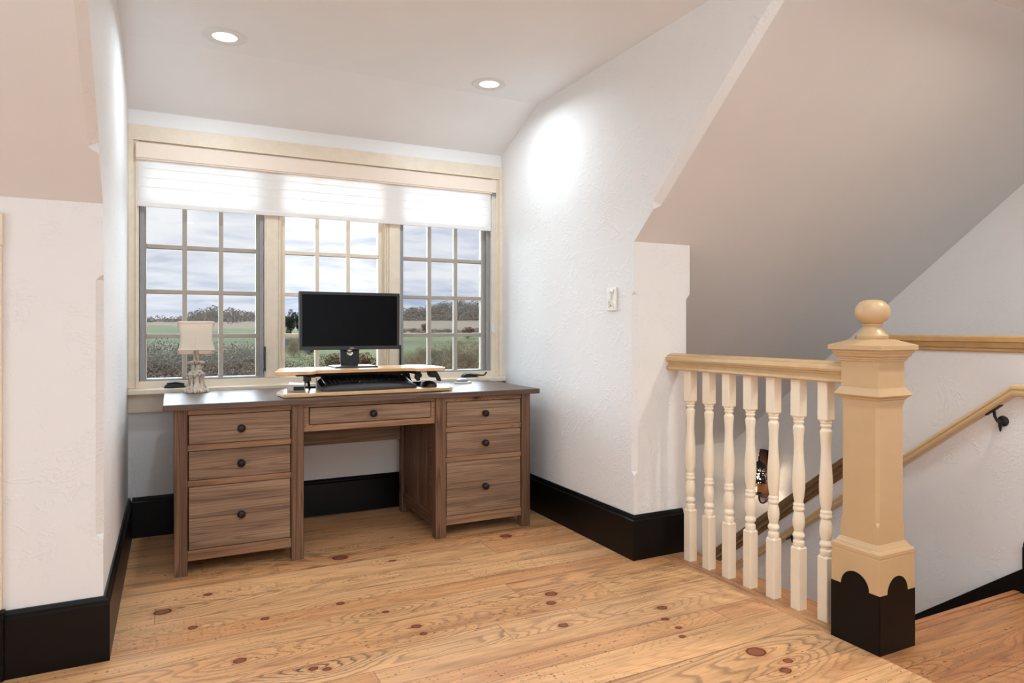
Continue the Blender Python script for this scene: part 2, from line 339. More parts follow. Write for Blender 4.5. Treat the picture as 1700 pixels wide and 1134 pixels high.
def foliage(name, cols):
    m, t, b = new_mat(name, lin(cols[0]), .95, .05)
    r = t.n('ShaderNodeNewGeometry').outputs['Random Per Island']
    st = [(i / max(1, len(cols) - 1), tuple(v * .72 for v in lin(cc)[:3]) + (1,)) for i, cc in enumerate(cols)]
    pos = t.n('ShaderNodeNewGeometry').outputs['Position']
    big = t.noise(pos, .22, 1, .4); r = t.math('ADD', t.math('MULTIPLY', r, .34), t.math('MULTIPLY', t.math('SUBTRACT', big, .22), 1.2), clamp=True)
    t.link(t.ramp(r, st), b.inputs['Base Color']); M[name] = m
foliage('far_woods', [(112, 120, 120), (150, 134, 112), (104, 116, 108), (166, 134, 108), (132, 134, 130), (140, 124, 104), (118, 124, 106), (92, 104, 100)])
foliage('russet_leaves', [(132, 92, 62), (150, 100, 70), (108, 84, 62), (164, 116, 84)])
foliage('olive_leaves', [(88, 92, 62), (104, 100, 72), (74, 80, 58), (116, 108, 80)])
foliage('yellow_leaves', [(146, 128, 66), (122, 112, 60), (160, 142, 82), (98, 96, 58)])
foliage('brush_twigs', [(118, 106, 96), (142, 128, 114), (104, 96, 84), (156, 138, 118), (116, 112, 88)])
foliage('autumn_brush', [(112, 102, 86), (138, 112, 88), (100, 98, 74), (156, 118, 88), (120, 108, 94), (94, 90, 76)])
foliage('dark_conifer', [(52, 62, 52), (64, 74, 58), (44, 54, 46)])
paint('bark', (84, 74, 66), .9, .1, .1, 0, 4)
paint('house_wall', (140, 138, 136), .8, .1, .02, 0); paint('house_roof', (70, 72, 80), .8, .1, .05, 0)
# ------------------------------------------------------------------ mesh helpers
class MB:
    def __init__(s): s.bm = bmesh.new()
    def poly(s, pts, faces):
        vs = [s.bm.verts.new(p) for p in pts]
        for f in faces:
            try: s.bm.faces.new([vs[i] for i in f])
            except ValueError: pass
        return s
    def box(s, x0, x1, y0, y1, z0, z1):
        p = [(x, y, z) for z in (z0, z1) for y in (y0, y1) for x in (x0, x1)]
        return s.poly(p, [(0, 2, 3, 1), (4, 5, 7, 6), (0, 1, 5, 4), (1, 3, 7, 5), (3, 2, 6, 7), (2, 0, 4, 6)])
    def prism(s, pts, vec):            # closed polygon (3D points) extruded by vec
        n = len(pts); v = Vector(vec)
        P = [Vector(p) for p in pts]; P2 = [p + v for p in P]
        fs = [tuple(range(n))[::-1], tuple(range(n, 2 * n))] + [(i, (i + 1) % n, n + (i + 1) % n, n + i) for i in range(n)]
        return s.poly(P + P2, fs)
    def loft(s, rings, cap=True, close=True):   # rings: equal-length lists of 3D points
        n = len(rings[0]); pts = [p for r in rings for p in r]; fs = []
        for k in range(len(rings) - 1):
            for i in range(n if close else n - 1):
                j = (i + 1) % n; fs.append((k * n + i, k * n + j, (k + 1) * n + j, (k + 1) * n + i))
        if cap and close: fs += [tuple(range(n))[::-1], tuple(range((len(rings) - 1) * n, len(rings) * n))]
        return s.poly(pts, fs)
    def lathe(s, prof, c=(0, 0, 0), seg=24, axis=2, sx=1, sy=1, cap=True):   # prof: (height, radius)
        rings = []
        for h, r in prof:
            ring = []
            for i in range(seg):
                a = 2 * math.pi * i / seg; p = [r * math.cos(a) * sx, r * math.sin(a) * sy]
                q = (p[0], p[1], h) if axis == 2 else ((h, p[0], p[1]) if axis == 0 else (p[1], h, p[0]))
                ring.append((c[0] + q[0], c[1] + q[1], c[2] + q[2]))
            rings.append(ring)
        return s.loft(rings, cap=cap)
    def tube(s, path, r, seg=8):
        P = [Vector(p) for p in path]; rings = []
        for i, p in enumerate(P):
            t = (P[min(i + 1, len(P) - 1)] - P[max(i - 1, 0)]).normalized()
            up = Vector((0, 0, 1)) if abs(t.z) < .95 else Vector((1, 0, 0))
            a = t.cross(up).normalized(); b = a.cross(t).normalized()
            rr = r[i] if isinstance(r, (list, tuple)) else r
            rings.append([tuple(p + a * rr * math.cos(2 * math.pi * k / seg) + b * rr * math.sin(2 * math.pi * k / seg)) for k in range(seg)])
        return s.loft(rings)
    def sweep(s, path, prof, closed=False):   # path: 3D points; prof: (offset to the right of travel, height), vertical section planes, mitred
        P = [Vector(p) for p in path]; n = len(P); rings = []
        for i in range(n):
            def nrm(a, b):
                d = Vector((b.x - a.x, b.y - a.y)); return Vector((d.y, -d.x)).normalized()
            if closed: n0, n1 = nrm(P[i - 1], P[i]), nrm(P[i], P[(i + 1) % n])
            else:
                n0 = nrm(P[max(i - 1, 0)], P[max(i, 1)]) if i > 0 else nrm(P[0], P[1]); n1 = nrm(P[i], P[i + 1]) if i < n - 1 else n0
            mv = (n0 + n1); mv = mv / max(1e-6, mv.length_squared) * 2
            rings.append([(P[i].x + mv.x * o, P[i].y + mv.y * o, P[i].z + z) for o, z in prof])
        if closed: rings.append(rings[0]); return s.loft(rings, cap=False)
        return s.loft(rings)
    def xf(s, mat):
        bmesh.ops.transform(s.bm, matrix=mat, verts=s.bm.verts); return s
    def build(s, name, mat, parent=None, off=None, bevel=0, smooth=False, ang=35, seg=2):
        bm = s.bm; bmesh.ops.remove_doubles(bm, verts=bm.verts, dist=1e-6)
        if off is not None: bmesh.ops.translate(bm, vec=-Vector(off), verts=bm.verts)
        bmesh.ops.recalc_face_normals(bm, faces=bm.faces)
        me = bpy.data.meshes.new(name); bm.to_mesh(me); bm.free()
        mats = mat if isinstance(mat, (list, tuple)) else [mat]
        for mm in mats: me.materials.append(M[mm])
        if smooth:
            me.shade_smooth(); me.set_sharp_from_angle(angle=math.radians(ang))
        o = bpy.data.objects.new(name, me); COL.objects.link(o)
        if parent: o.parent = parent
        if bevel:
            b = o.modifiers.new('bevel', 'BEVEL'); b.width = bevel; b.segments = seg; b.limit_method = 'ANGLE'; b.angle_limit = math.radians(40); b.harden_normals = False
        return o
def rrect(cx, cy, hx, hy, r, z, seg=4):
    pts = []
    for qx, qy, a0 in ((1, 1, 0), (-1, 1, 90), (-1, -1, 180), (1, -1, 270)):
        for k in range(seg + 1):
            a = math.radians(a0 + 90 * k / seg); pts.append((cx + qx * (hx - r) + r * math.cos(a), cy + qy * (hy - r) + r * math.sin(a), z))
    return pts
def thing(name, label, cat, loc=(0, 0, 0), rotz=0, group=None):
    o = bpy.data.objects.new(name, None); COL.objects.link(o); o.empty_display_size = .05
    o.location = loc; o.rotation_euler = (0, 0, rotz); o['label'] = label; o['category'] = cat
    if group: o['group'] = group
    return o
def tag(o, label, cat, group=None, kind=None):
    o['label'] = label; o['category'] = cat
    if group: o['group'] = group
    if kind: o['kind'] = kind
    return o
def struct(o, label=None):
    o['kind'] = 'structure'
    if label: o['label'] = label; o['category'] = o.name.split('_')[0].split('.')[0]
    return o
def dup(root, loc=None, label=None, rotz=None, scale=None):
    r = root.copy(); COL.objects.link(r)
    if loc is not None: r.location = loc
    if rotz is not None: r.rotation_euler = (0, 0, rotz)
    if scale is not None: r.scale = scale
    if label: r['label'] = label
    for ch in list(root.children):
        c = ch.copy(); COL.objects.link(c); c.parent = r
        for gch in list(ch.children):
            d = gch.copy(); COL.objects.link(d); d.parent = c
    return r
# ------------------------------------------------------------------ room shell
XL, XR, YK, YW, ZK, ZC, YF, ZS = -.205, 2.01, 2.673, 4.157, 1.544, 2.494, 3.634, 2.298
SLOPE = .91; YT = YK - (ZC - ZK) / SLOPE; KE = 2.358; WX0, WX1, WY0 = -2.2, 5.4, -2.6
WELL = 1.606; LOW = -2.75; HX = 3.25
def roof_z(y): return ZK - SLOPE * (y - YK)
def gable_x(y): return 4.13 + (YW - y) * .174
# floor: main boards, landing boards beside the stairs, and the border board under the railing
fl = MB(); fl.prism([(WX0, WY0, 0), (2.158, WY0, 0), (2.158, YW, 0), (WX0, YW, 0)], (0, 0, -.25))
fl.box(2.158, KE, 2.66, YW, -.25, 0)
struct(fl.build('floor', 'pine_boards'))
fl = MB().prism([(2.158, WY0, 0), (HX, WY0, 0), (HX, WELL, 0), (2.158, WELL, 0)], (0, 0, -.25))
fl.box(2.3, HX, WELL, WELL + .025, -.03, 0)
struct(fl.build('floor_landing', 'pine_landing_boards', bevel=.004))
struct(MB().prism([(2.158, WELL, 0), (2.368, WELL, 0), (2.368, 2.66, 0), (2.158, 2.66, 0)], (0, 0, -.03)).build('floor_border', 'pine_border_board', bevel=.003))
# left knee wall and dormer cheek, with stopped chamfers on the outer corner
e = .0006
def plan_left(c): return [(WX0, YK), (XL - c, YK), (XL, YK + c), (XL, YW), (XL - .16, YW), (XL - .16, YK + .14), (WX0, YK + .14)]
lv = [(-.02, e), (.405, e), (.425, .022), (1.285, .022), (1.305, e), (ZK, e)]
wl = MB().loft([[(x, y, z) for x, y in plan_left(c)] for z, c in lv])
def slanted(sgn, X, c=.03):
    """cheek face above the knee wall, its chamfered sloping edge; returns face points A (cheek) and B (sloping ceiling)"""
    n = Vector((0, .673, .7396)); P0 = Vector((X, YK, ZK)); P1 = Vector((X, YT, ZC)); A, Bp = [], []
    for t, cc in ((0, e), (.142, e), (.158, c), (1.0, c)):
        p = P0.lerp(P1, t); A.append(p + n * cc); Bp.append(p + Vector((sgn * cc, 0, 0)))
    A[-1].z = ZC; A[-1].y = YT + .0; A[-1] = P1 + Vector((0, c / .673, 0))
    return A, Bp
AL, BL = slanted(-1, XL); AR, BR = slanted(1, XR)
def cheek(mb, A, B, X):
    up = [(X, YF, ZC), (X, YW, ZS), (X, YW, ZK)]
    mb.poly([tuple(a) for a in A] + up, [tuple(range(len(A) + 3))])
    mb.poly([tuple(a) for a in A] + [tuple(b) for b in B], [(i, i + 1, 4 + i + 1, 4 + i) for i in range(3)])
cheek(wl, AL, BL, XL); struct(wl.build('wall_left', 'plaster'))
def plan_right(c, c2): return [(XR, YW), (XR, YK + c), (XR + c, YK), (KE - c2, YK), (KE, YK + c2), (KE, YW)]
lv = [(-.24, e, .026), (.405, e, .026), (.425, .022, .026), (1.268, .022, .026), (1.285, .022, .012), (1.295, .011, e), (1.305, e, e), (ZK, e, e)]
wr = MB().loft([[(x, y, z) for x, y in plan_right(c, c2)] for z, c, c2 in lv])
cheek(wr, AR, BR, XR); struct(wr.build('wall_right', 'plaster'))
# ceilings
cl = MB().prism([(WX0, WY0, ZC), (WX1, WY0, ZC), (WX1, YT, ZC), (WX0, YT, ZC)], (0, 0, .1))
cl.prism([(XL, YT, ZC), (XR, YT, ZC), (XR, YF, ZC), (XL, YF, ZC)], (0, 0, .1))
struct(cl.build('ceiling', 'ceiling_paint'))
struct(MB().prism([(XL, YF, ZC), (XR, YF, ZC), (XR, YW, ZS), (XL, YW, ZS)], (0, 0, .1)).build('ceiling_dormer_slope', 'ceiling_paint'))
pr = [tuple(b) for b in BR] + [(WX1, YT, ZC), (WX1, YW, roof_z(YW)), (KE, YW, roof_z(YW)), (KE, YK, ZK)]
struct(MB().poly(pr, [tuple(range(len(pr)))]).build('ceiling_slope_right', 'slope_paint'))
pl_ = [tuple(b) for b in BL] + [(WX0, YT, ZC), (WX0, YK, ZK)]
struct(MB().poly(pl_, [tuple(range(len(pl_)))]).build('ceiling_slope_left', 'slope_paint'))
# window wall
ww = MB().box(WX0, WX1, YW, YW + .16, LOW - .1, .80); ww.box(XL - .2, -.18, YW, YW + .16, .80, 2.2); ww.box(1.985, XR + .2, YW, YW + .16, .80, 2.2)
struct(ww.build('wall_window', 'plaster'))
struct(MB().box(XL - .2, XR + .2, YW, YW + .16, 2.13, 2.62).build('wall_window_head', 'white_paint'))
# gable wall beyond the stairs, rear wall and far left wall
g0, g1 = (gable_x(YW), YW), (gable_x(WY0), WY0)
struct(MB().prism([(g0[0], g0[1], LOW - .1), (g1[0], g1[1], LOW - .1), (g1[0] + .12, g1[1], LOW - .1), (g0[0] + .12, g0[1], LOW - .1)], (0, 0, 2.7 - LOW)).build('wall_gable', 'plaster'))
struct(MB().box(WX0, WX1 + .2, WY0 - .12, WY0, LOW - .1, 2.62).build('wall_rear', 'plaster'))
struct(MB().box(WX0 - .12, WX0, WY0 - .12, YK + .14, -.3, 2.62).build('wall_far_left', 'plaster'))
# half wall beside the stairs with a level top that turns down along the stairs
CAPZ = 1.02; DROP = 2.32
def rake(y): return .405 - .80 * (y - 2.487)
hw = [(HX, WY0, LOW), (HX, YW, LOW), (HX, YW, rake(YW) - .10), (HX, DROP, rake(DROP) - .10), (HX, DROP, CAPZ), (HX, WY0, CAPZ)]
struct(MB().prism(hw, (.12, 0, 0)).build('wall_half', 'plaster'))
capprof = [(.030, .072), (.034, .066), (.034, .046), (.024, .042), (.024, .036), (.030, .030), (.026, .020), (.016, .016), (.018, .006), (.012, 0), (-.15, 0), (-.15, .072)]
struct(MB().sweep([(HX, DROP + .05, CAPZ - .003), (HX, WY0, CAPZ - .003)], [(o, z) for o, z in capprof]).build('trim_1', 'gold_trim', smooth=True, ang=30))
struct(MB().sweep([(HX, YW, rake(YW) - .104), (HX, DROP, rake(DROP) - .104)], [(o, z * 1.4) for o, z in capprof]).build('trim_2', 'shaded_gold_trim', smooth=True, ang=30))
struct(MB().box(HX - .03, HX + .15, DROP - .02, DROP + .06, rake(DROP) - .1, CAPZ + .06).build('trim_3', 'gold_trim', bevel=.004))
# stair flight (descending towards the window wall) and the wall under the railing
st = MB()
for i in range(1, 12):
    y0 = WELL + .247 * (i - 1); st.box(KE - .01, HX, y0, y0 + .275, -.197 * i - .03, -.197 * i); st.box(KE - .01, HX, y0, y0 + .02, -.197 * i, -.197 * (i - 1) - .03)
struct(st.build('floor_stairs', 'downstairs_floor'))
struct(MB().box(2.2, KE, WELL, YW, LOW, -.03).build('wall_stair_side', 'plaster'))
struct(MB().box(WX0, WX1, WY0, YW + .1, LOW - .12, LOW).build('floor_downstairs', 'downstairs_floor'))
# baseboards (black, stepped top)
bprof = [(0, 0), (.020, 0), (.020, .190), (.014, .196), (.014, .204), (.007, .2156), (0, .2156)]
def base(name, path): struct(MB().sweep([(x, y, 0) for x, y in path], bprof).build(name, 'black_trim', smooth=True, ang=25))
base('baseboard_left', [(WX0, YK), (XL, YK), (XL, YW)]); base('baseboard_window', [(XL + .02, YW), (XR - .02, YW)])
base('baseboard_right', [(XR, YW), (XR, YK), (2.305, YK)])
base('baseboard_landing', [(HX, WELL - .01), (HX, WY0)])
sk = [(HX - .02, y, z) for y, z in ((WELL - .015, .105), (YW, .105 - .80 * (YW - WELL)), (YW, -.3 - .8 * (YW - WELL)), (WELL - .015, -.3))]
struct(MB().prism(sk, (.02, 0, 0)).build('baseboard_stairs', 'black_trim', bevel=.003))
# casing of a low door at the far left, on its plinth block
dc = MB().box(-.62, -.481, YK - .02, YK, .225, 1.385); dc.box(-.62, -.478, YK - .024, YK, 1.385, 1.49)
struct(dc.build('trim_4', 'tan_trim', bevel=.003))
struct(MB().box(-.63, -.474, YK - .032, YK, 0, .222).build('trim_5', 'black_trim', bevel=.003))
# unseen casing boards added around the rear fill light
rw = MB()
for x0, x1, z0, z1 in ((-.42, -.3, .5, 2.2), (2.1, 2.22, .5, 2.2), (-.3, 2.1, 2.1, 2.2), (-.3, 2.1, .5, .6)): rw.box(x0, x1, WY0, WY0 + .03, z0, z1)
struct(rw.build('window_4', 'tan_trim', bevel=.004))

rw = MB()  # matching boards added on the unseen left wall, framing its fill light
for y0, y1, z0, z1 in ((-1.22, -1.1, .5, 2.2), (1.3, 1.42, .5, 2.2), (-1.1, 1.3, 2.1, 2.2), (-1.1, 1.3, .5, .6)): rw.box(WX0, WX0 + .03, y0, y1, z0, z1)
struct(rw.build('window_5', 'tan_trim', bevel=.004))

# ------------------------------------------------------------------ window unit
def casing():
    y0, y1 = 4.135, 4.158; m = MB()
    m.box(XL, XR, y0, y1, 2.132, 2.214); m.box(XL, -.179, y0, y1, .80, 2.132); m.box(1.985, XR, y0, y1, .80, 2.132)
    m.box(XL, XR, y0, y1, .671, .767); m.box(XL, XR, 4.127, 4.136, .752, .768); m.box(XL, XR, 4.130, 4.136, .671, .682)
    return struct(m.build('trim_6', 'tan_trim', bevel=.002))
casing()
fr = MB(); y1 = 4.31
fr.box(-.182, -.154, 4.146, y1, .80, 2.135); fr.box(1.93, 1.988, 4.146, y1, .80, 2.135)            # jambs
fr.box(-.17, -.160, 4.140, 4.15, .80, 2.1); fr.box(1.962, 1.972, 4.140, 4.15, .80, 2.1)
fr.box(-.182, 1.988, 4.155, y1, 2.085, 2.135); fr.box(-.17, 1.96, 4.150, y1, .795, .836)               # head and bottom rail
fr.box(.484, .577, 4.160, y1, .83, 2.09); fr.box(.492, .560, 4.154, 4.162, .838, 2.08)                # mullions with a raised board and beads
fr.box(.565, .573, 4.154, 4.162, .838, 2.08)
fr.box(1.196, 1.300, 4.160, y1, .83, 2.09); fr.box(1.226, 1.292, 4.154, 4.162, .838, 2.08); fr.box(1.200, 1.207, 4.154, 4.162, .838, 2.08); fr.box(1.212, 1.219, 4.154, 4.162, .838, 2.08)
struct(fr.build('trim_7', 'tan_trim', bevel=.0015))
struct(MB().box(XL, XR, 4.080, 4.2, .769, .799).build('trim_8', 'tan_trim', bevel=.006))
def casement(name, x0, x1, screen, crank=None, lever=None, label=''):
    r = bpy.data.objects.new(name, None); COL.objects.link(r); r.location = ((x0 + x1) / 2, 4.2, .83); struct(r, label)
    off = r.location; zb, zt = .848, 2.06; tan = 'sash_tan' if screen else 'tan_trim'
    s = MB(); sw = .045
    ys0, ys1 = (4.195, 4.235) if screen else (4.182, 4.225)
    s.box(x0 - sw, x0, ys0, ys1, .80, zt + .03); s.box(x1, x1 + sw, ys0, ys1, .80, zt + .03); s.box(x0 - .001, x1 + .001, ys0, ys1, .80, zb); s.box(x0 - .001, x1 + .001, ys0, ys1, zt, zt + .03)
    s.build('sash', tan, r, off, bevel=.002)
    g = MB(); wx = (x1 - x0); hw_ = .0125
    for k in (1, 2):
        xm = x0 + wx * k / 3.0; g.box(xm - hw_, xm + hw_, ys0 + .004, ys1 - .004, zb, zt)
    for zm in (1.080, 1.325, 1.573, 1.82): g.box(x0, x1, ys0 + .0045, ys1 - .0045, zm - .0118, zm + .0118)
    g.build('glazing_bars', tan, r, off, bevel=.003)
    MB().box(x0 - .005, x1 + .005, 4.2105, 4.2135, zb - .005, zt + .005).build('glass_pane', 'window_glass', r, off)
    if screen:
        fx0, fx1 = screen; f_ = MB(); fw = .022
        f_.box(fx0, fx0 + fw, 4.166, 4.182, .834, 2.075); f_.box(fx1 - fw, fx1, 4.166, 4.182, .834, 2.075); f_.box(fx0 + fw, fx1 - fw, 4.166, 4.182, .834, .846); f_.box(fx0 + fw, fx1 - fw, 4.166, 4.182, 2.06, 2.075)
        fo = f_.build('screen_frame', 'grey_screen_frame', r, off, bevel=.0015)
        MB().poly([(fx0 + .01, 4.174, .84), (fx1 - .01, 4.174, .84), (fx1 - .01, 4.174, 2.07), (fx0 + .01, 4.174, 2.07)], [(0, 1, 2, 3)]).build('insect_screen', 'insect_screen', fo)
        fo.children[0].data.transform(Matrix.Translation(-Vector(off)))
    if crank is not None:
        c = MB(); cx = crank; pr = []
        for t in range(9):
            a = math.pi * t / 8; pr.append((cx - .052 * math.cos(a) * (1 if t < 4.5 else .95), 4.11, .799 + .026 * math.sin(a) ** .55))
        c.prism(pr, (0, .045, 0)); c.box(cx - .055, cx + .058, 4.105, 4.155, .7992, .804)
        co = c.build('crank_cover', 'black_plastic', r, off, bevel=.004)
        if lever == 'open':
            MB().tube([(cx + .01, 4.112, .818), (cx + .045, 4.104, .815), (cx + .085, 4.098, .812), (cx + .098, 4.097, .818), (cx + .104, 4.097, .828), (cx + .110, 4.097, .831)], [.006, .006, .005, .006, .006, .005]).build('crank_handle', 'black_plastic', co)
        else:
            MB().tube([(cx - .04, 4.110, .824), (cx, 4.105, .828), (cx + .045, 4.105, .820)], [.004, .006, .004]).build('crank_handle', 'black_plastic', co)
        co.children[0].data.transform(Matrix.Translation(-Vector(off)))
    return r, off
def lock_lever(r, off, x):
    m = MB().box(x - .0035, x + .0035, 4.135, 4.155, .876, 1.018); m.box(x - .006, x + .006, 4.140, 4.156, .876, .892); m.build('lock_lever', 'black_plastic', r, off, bevel=.002)
r1, o1 = casement('window_1', -.119, .441, (-.151, .481), .02, 'closed', 'left casement window with twelve visible panes and grey screen frame'); lock_lever(r1, o1, .4845)
r2, o2 = casement('window_2', .603, 1.163, None, None, None, 'middle fixed window behind the black monitor')
r3, o3 = casement('window_3', 1.326, 1.878, (1.3, 1.923), 1.764, 'open', 'right casement window with grey screen frame and opened crank handle'); lock_lever(r3, o3, 1.296)

# ------------------------------------------------------------------ window blind
t_ = thing('window_blind', 'white pleated fabric blind lowered over the top of the triple window', 'blind', (.9, 4.15, 2.03)); off = t_.location
v = MB().box(-.168, 1.955, 4.118, 4.150, 2.034, 2.118); v.box(-.166, 1.953, 4.122, 4.150, 2.026, 2.0345)
v.build('valance', 'valance_cream', t_, off, bevel=.003)
fb = MB(); rows = []; zs = [2.035, 1.985, 1.9825, 1.935, 1.9325, 1.885, 1.8825, 1.80]
for i, z in enumerate(zs): rows.append([(-.160, 4.1385 + (.0 if i % 2 else -.0035), z), (1.922, 4.1385 + (.0 if i % 2 else -.0035), z)])
for a, b in zip(rows[:-1], rows[1:]): fb.poly([a[0], a[1], b[1], b[0]], [(0, 1, 2, 3)])
for z in (1.984, 1.934, 1.884): fb.box(-.160, 1.922, 4.1345, 4.1352, z - .0022, z + .0022)
fb.build('fabric', 'blind_cloth', t_, off)
MB().box(-.161, 1.923, 4.1335, 4.1425, 1.777, 1.802).build('bottom_rail', 'blind_cloth', t_, off, bevel=.002)
cd = MB(); cd.tube([(1.934, 4.130, 2.03), (1.934, 4.130, 1.12)], .0028, 6); cd.tube([(1.944, 4.130, 2.03), (1.944, 4.130, 1.12)], .0028, 6)
cd.build('cord', 'white_plastic', t_, off, smooth=True)
MB().prism([(1.927, 4.124, 1.135), (1.951, 4.124, 1.135), (1.953, 4.124, 1.105), (1.946, 4.124, 1.092), (1.932, 4.124, 1.092), (1.925, 4.124, 1.105)], (0, .018, 0)).build('cord_weight', 'white_plastic', t_, off, bevel=.003)
MB().box(1.924, 1.956, 4.122, 4.142, 2.018, 2.036).build('cord_bracket', 'grey_plastic', t_, off, bevel=.002)

# ------------------------------------------------------------------ recessed lights and switch
def downlight(x, label):
    t_ = thing('recessed_light', label, 'ceiling light', (x, 3.452, ZC), 0, 'recessed lights in the dormer ceiling')
    MB().lathe([(-.004, .055), (-.006, .075), (-.005, .094), (0, .100), (.004, .100), (.004, .055)], seg=48, cap=False).build('trim_ring', 'white_plastic', t_, smooth=True)
    MB().lathe([(.001, .056), (-.002, .054), (-.004, .030), (-.0045, .001)], seg=40).build('lens', 'lamp_lens', t_, smooth=True)
downlight(.226, 'round white recessed ceiling light nearer the left wall'); downlight(1.595, 'round white recessed ceiling light nearer the right wall')
t_ = thing('light_switch', 'small cream light switch plate with raised ornament on the right wall', 'light switch', (XR, 2.851, 1.271))
MB().box(-.010, 0, -.042, .042, -.06, .06).build('cover_plate', 'switch_cream', t_, bevel=.004)
o_ = MB(); 
for sgn in (1, -1):
    o_.tube([(-.011, .0, sgn * .018), (-.012, .012, sgn * .03), (-.012, .02, sgn * .046)], [.004, .005, .002], 6); o_.tube([(-.011, -.004, sgn * .020), (-.012, -.016, sgn * .034), (-.012, -.022, sgn * .048)], [.004, .005, .002], 6)
o_.tube([(-.0115, .026, .0), (-.012, .016, -.010), (-.0115, .024, -.03)], [.003, .004, .002], 6)
o_.build('ornament', 'switch_cream', t_, smooth=True)
MB().box(-.020, -.008, -.005, .005, -.004, .016).build('toggle', 'white_plastic', t_, bevel=.002)
for z in (.034, -.034): MB().lathe([(-.0125, .0035), (-.009, .0035)], (0, 0, z), 10, 0).build('screw', 'grey_plastic', t_)
# ------------------------------------------------------------------ stair railing
RX, RY0, RY1 = 2.25, 1.6690, 2.6725
t_ = thing('stair_railing', 'cream wooden stair railing of seven turned balusters under a tan handrail', 'railing', (RX, 2.17, 0)); off = t_.location
hp = [(.020, 0), (.040, 0), (.045, .006), (.043, .014), (.034, .020), (.029, .028), (.030, .032), (.036, .034), (.036, .039), (.046, .043), (.0495, .052), (.047, .062), (.036, .068), (.036, .072), (.015, .080)]
hp = hp + [(-o, z) for o, z in hp[::-1]]
MB().sweep([(RX, RY1, .918), (RX, RY0, .918)], hp).build('handrail', 'rail_tan', t_, off, smooth=True, ang=30)
BP = [(.247, .0205), (.2515, .0215), (.262, .0225), (.270, .0215), (.274, .017), (.281, .0165), (.287, .0225), (.292, .0238), (.298, .0225), (.303, .019), (.309, .017), (.33, .0222), (.349, .0238), (.37, .0222), (.389, .0172), (.393, .021), (.399, .0226), (.405, .021), (.409, .0198), (.414, .0212), (.419, .0205), (.424, .017), (.430, .0175), (.45, .021), (.48, .0240), (.51, .0248), (.54, .0243), (.58, .0214), (.62, .0187), (.655, .0177), (.69, .019), (.722, .0222), (.728, .0215), (.735, .0165), (.740, .0162), (.7445, .020), (.750, .0205), (.7535, .017), (.7585, .0205), (.766, .021)]
def sq_block(z0, z1, c0, c1, h=.0225, ch=.0025):
    def ring(z, hh):
        k = ch; return [(-hh + k, -hh, z), (hh - k, -hh, z), (hh, -hh + k, z), (hh, hh - k, z), (hh - k, hh, z), (-hh + k, hh, z), (-hh, hh - k, z), (-hh, -hh + k, z)]
    rg = []
    if c0: rg.append(ring(z0, h - .006)); rg.append(ring(z0 + .008, h))
    else: rg.append(ring(z0, h))
    if c1: rg.append(ring(z1 - .008, h)); rg.append(ring(z1, h - .006))
    else: rg.append(ring(z1, h))
    return rg
bys = [2.545 - .1268 * k for k in range(7)]
first = None
for y in bys:
    if first is None:
        m = MB().lathe(BP, seg=20); m.loft(sq_block(0, .2505, 0, 1)); m.loft(sq_block(.764, .921, 1, 0))
        first = m.build('baluster', 'cream_baluster', t_, smooth=True, ang=28); b = first
    else:
        b = first.copy(); COL.objects.link(b); b.parent = t_
    b.location = (0, y - off.y, 0)

# ------------------------------------------------------------------ newel post
NX, NY = 2.255, 1.595
t_ = thing('newel_post', 'large square tan newel post with ball top and black painted foot', 'newel post', (NX, NY, 0))
H = .095
MB().box(-H, H, -H, H, 0, .327).build('foot_block', 'newel_tan', t_, bevel=.002)
# black paint with an arched top edge on each face
bp_ = MB(); q = H + .0008
prof = [(-q, .205)] + [(-.055 * math.cos(math.pi * k / 16), .205 + .057 * math.sin(math.pi * k / 16)) for k in range(17)] + [(q, .205)]
for k in range(4):
    R_ = Matrix.Rotation(k * math.pi / 2, 4, 'Z')
    pts = [R_ @ Vector((s_, -q, z)) for s_, z in [(-q, .0)] + prof + [(q, .0)]]
    bp_.prism([tuple(p) for p in pts], tuple(R_ @ Vector((0, .0012, 0))))
bp_.build('painted_foot', 'black_trim', t_)
def sqm(prof, name, mat, bev=0):      # square moulding: list of (half width, z)
    m = MB(); m.loft([[(-h, -h, z), (h, -h, z), (h, h, z), (-h, h, z)] for h, z in prof]); return m.build(name, mat, t_, smooth=True, ang=12)
sqm([(.094, .3265), (.0955, .333), (.0955, .343), (.092, .349), (.085, .352), (.083, .357), (.080, .360), (.0755, .369), (.074, .3695)], 'foot_moulding', 'newel_tan')
def oct_(h, c, z): return [(-h + c, -h, z), (h - c, -h, z), (h, -h + c, z), (h, h - c, z), (h - c, h, z), (-h + c, h, z), (-h, h - c, z), (-h, -h + c, z)]
MB().loft([oct_(.0725, .001, .368), oct_(.0725, .001, .43), oct_(.0725, .010, .445), oct_(.0725, .010, .845), oct_(.0725, .001, .86), oct_(.0725, .001, 1.02)]).build('shaft', 'newel_tan', t_)
sqm([(.072, .868), (.078, .872), (.078, .876), (.088, .882), (.090, .886), (.084, .897), (.078, .906), (.076, .911), (.072, .912)], 'collar', 'newel_tan')
sqm([(.072, 1.004), (.077, 1.006), (.077, 1.010), (.081, 1.014), (.081, 1.018), (.088, 1.024), (.090, 1.032), (.094, 1.036), (.094, 1.044), (.09, 1.046)], 'cap_moulding', 'newel_tan')
sqm([(.102, 1.045), (.1035, 1.047), (.1035, 1.061), (.101, 1.0635), (.052, 1.082), (.04, 1.083)], 'cap', 'newel_tan')
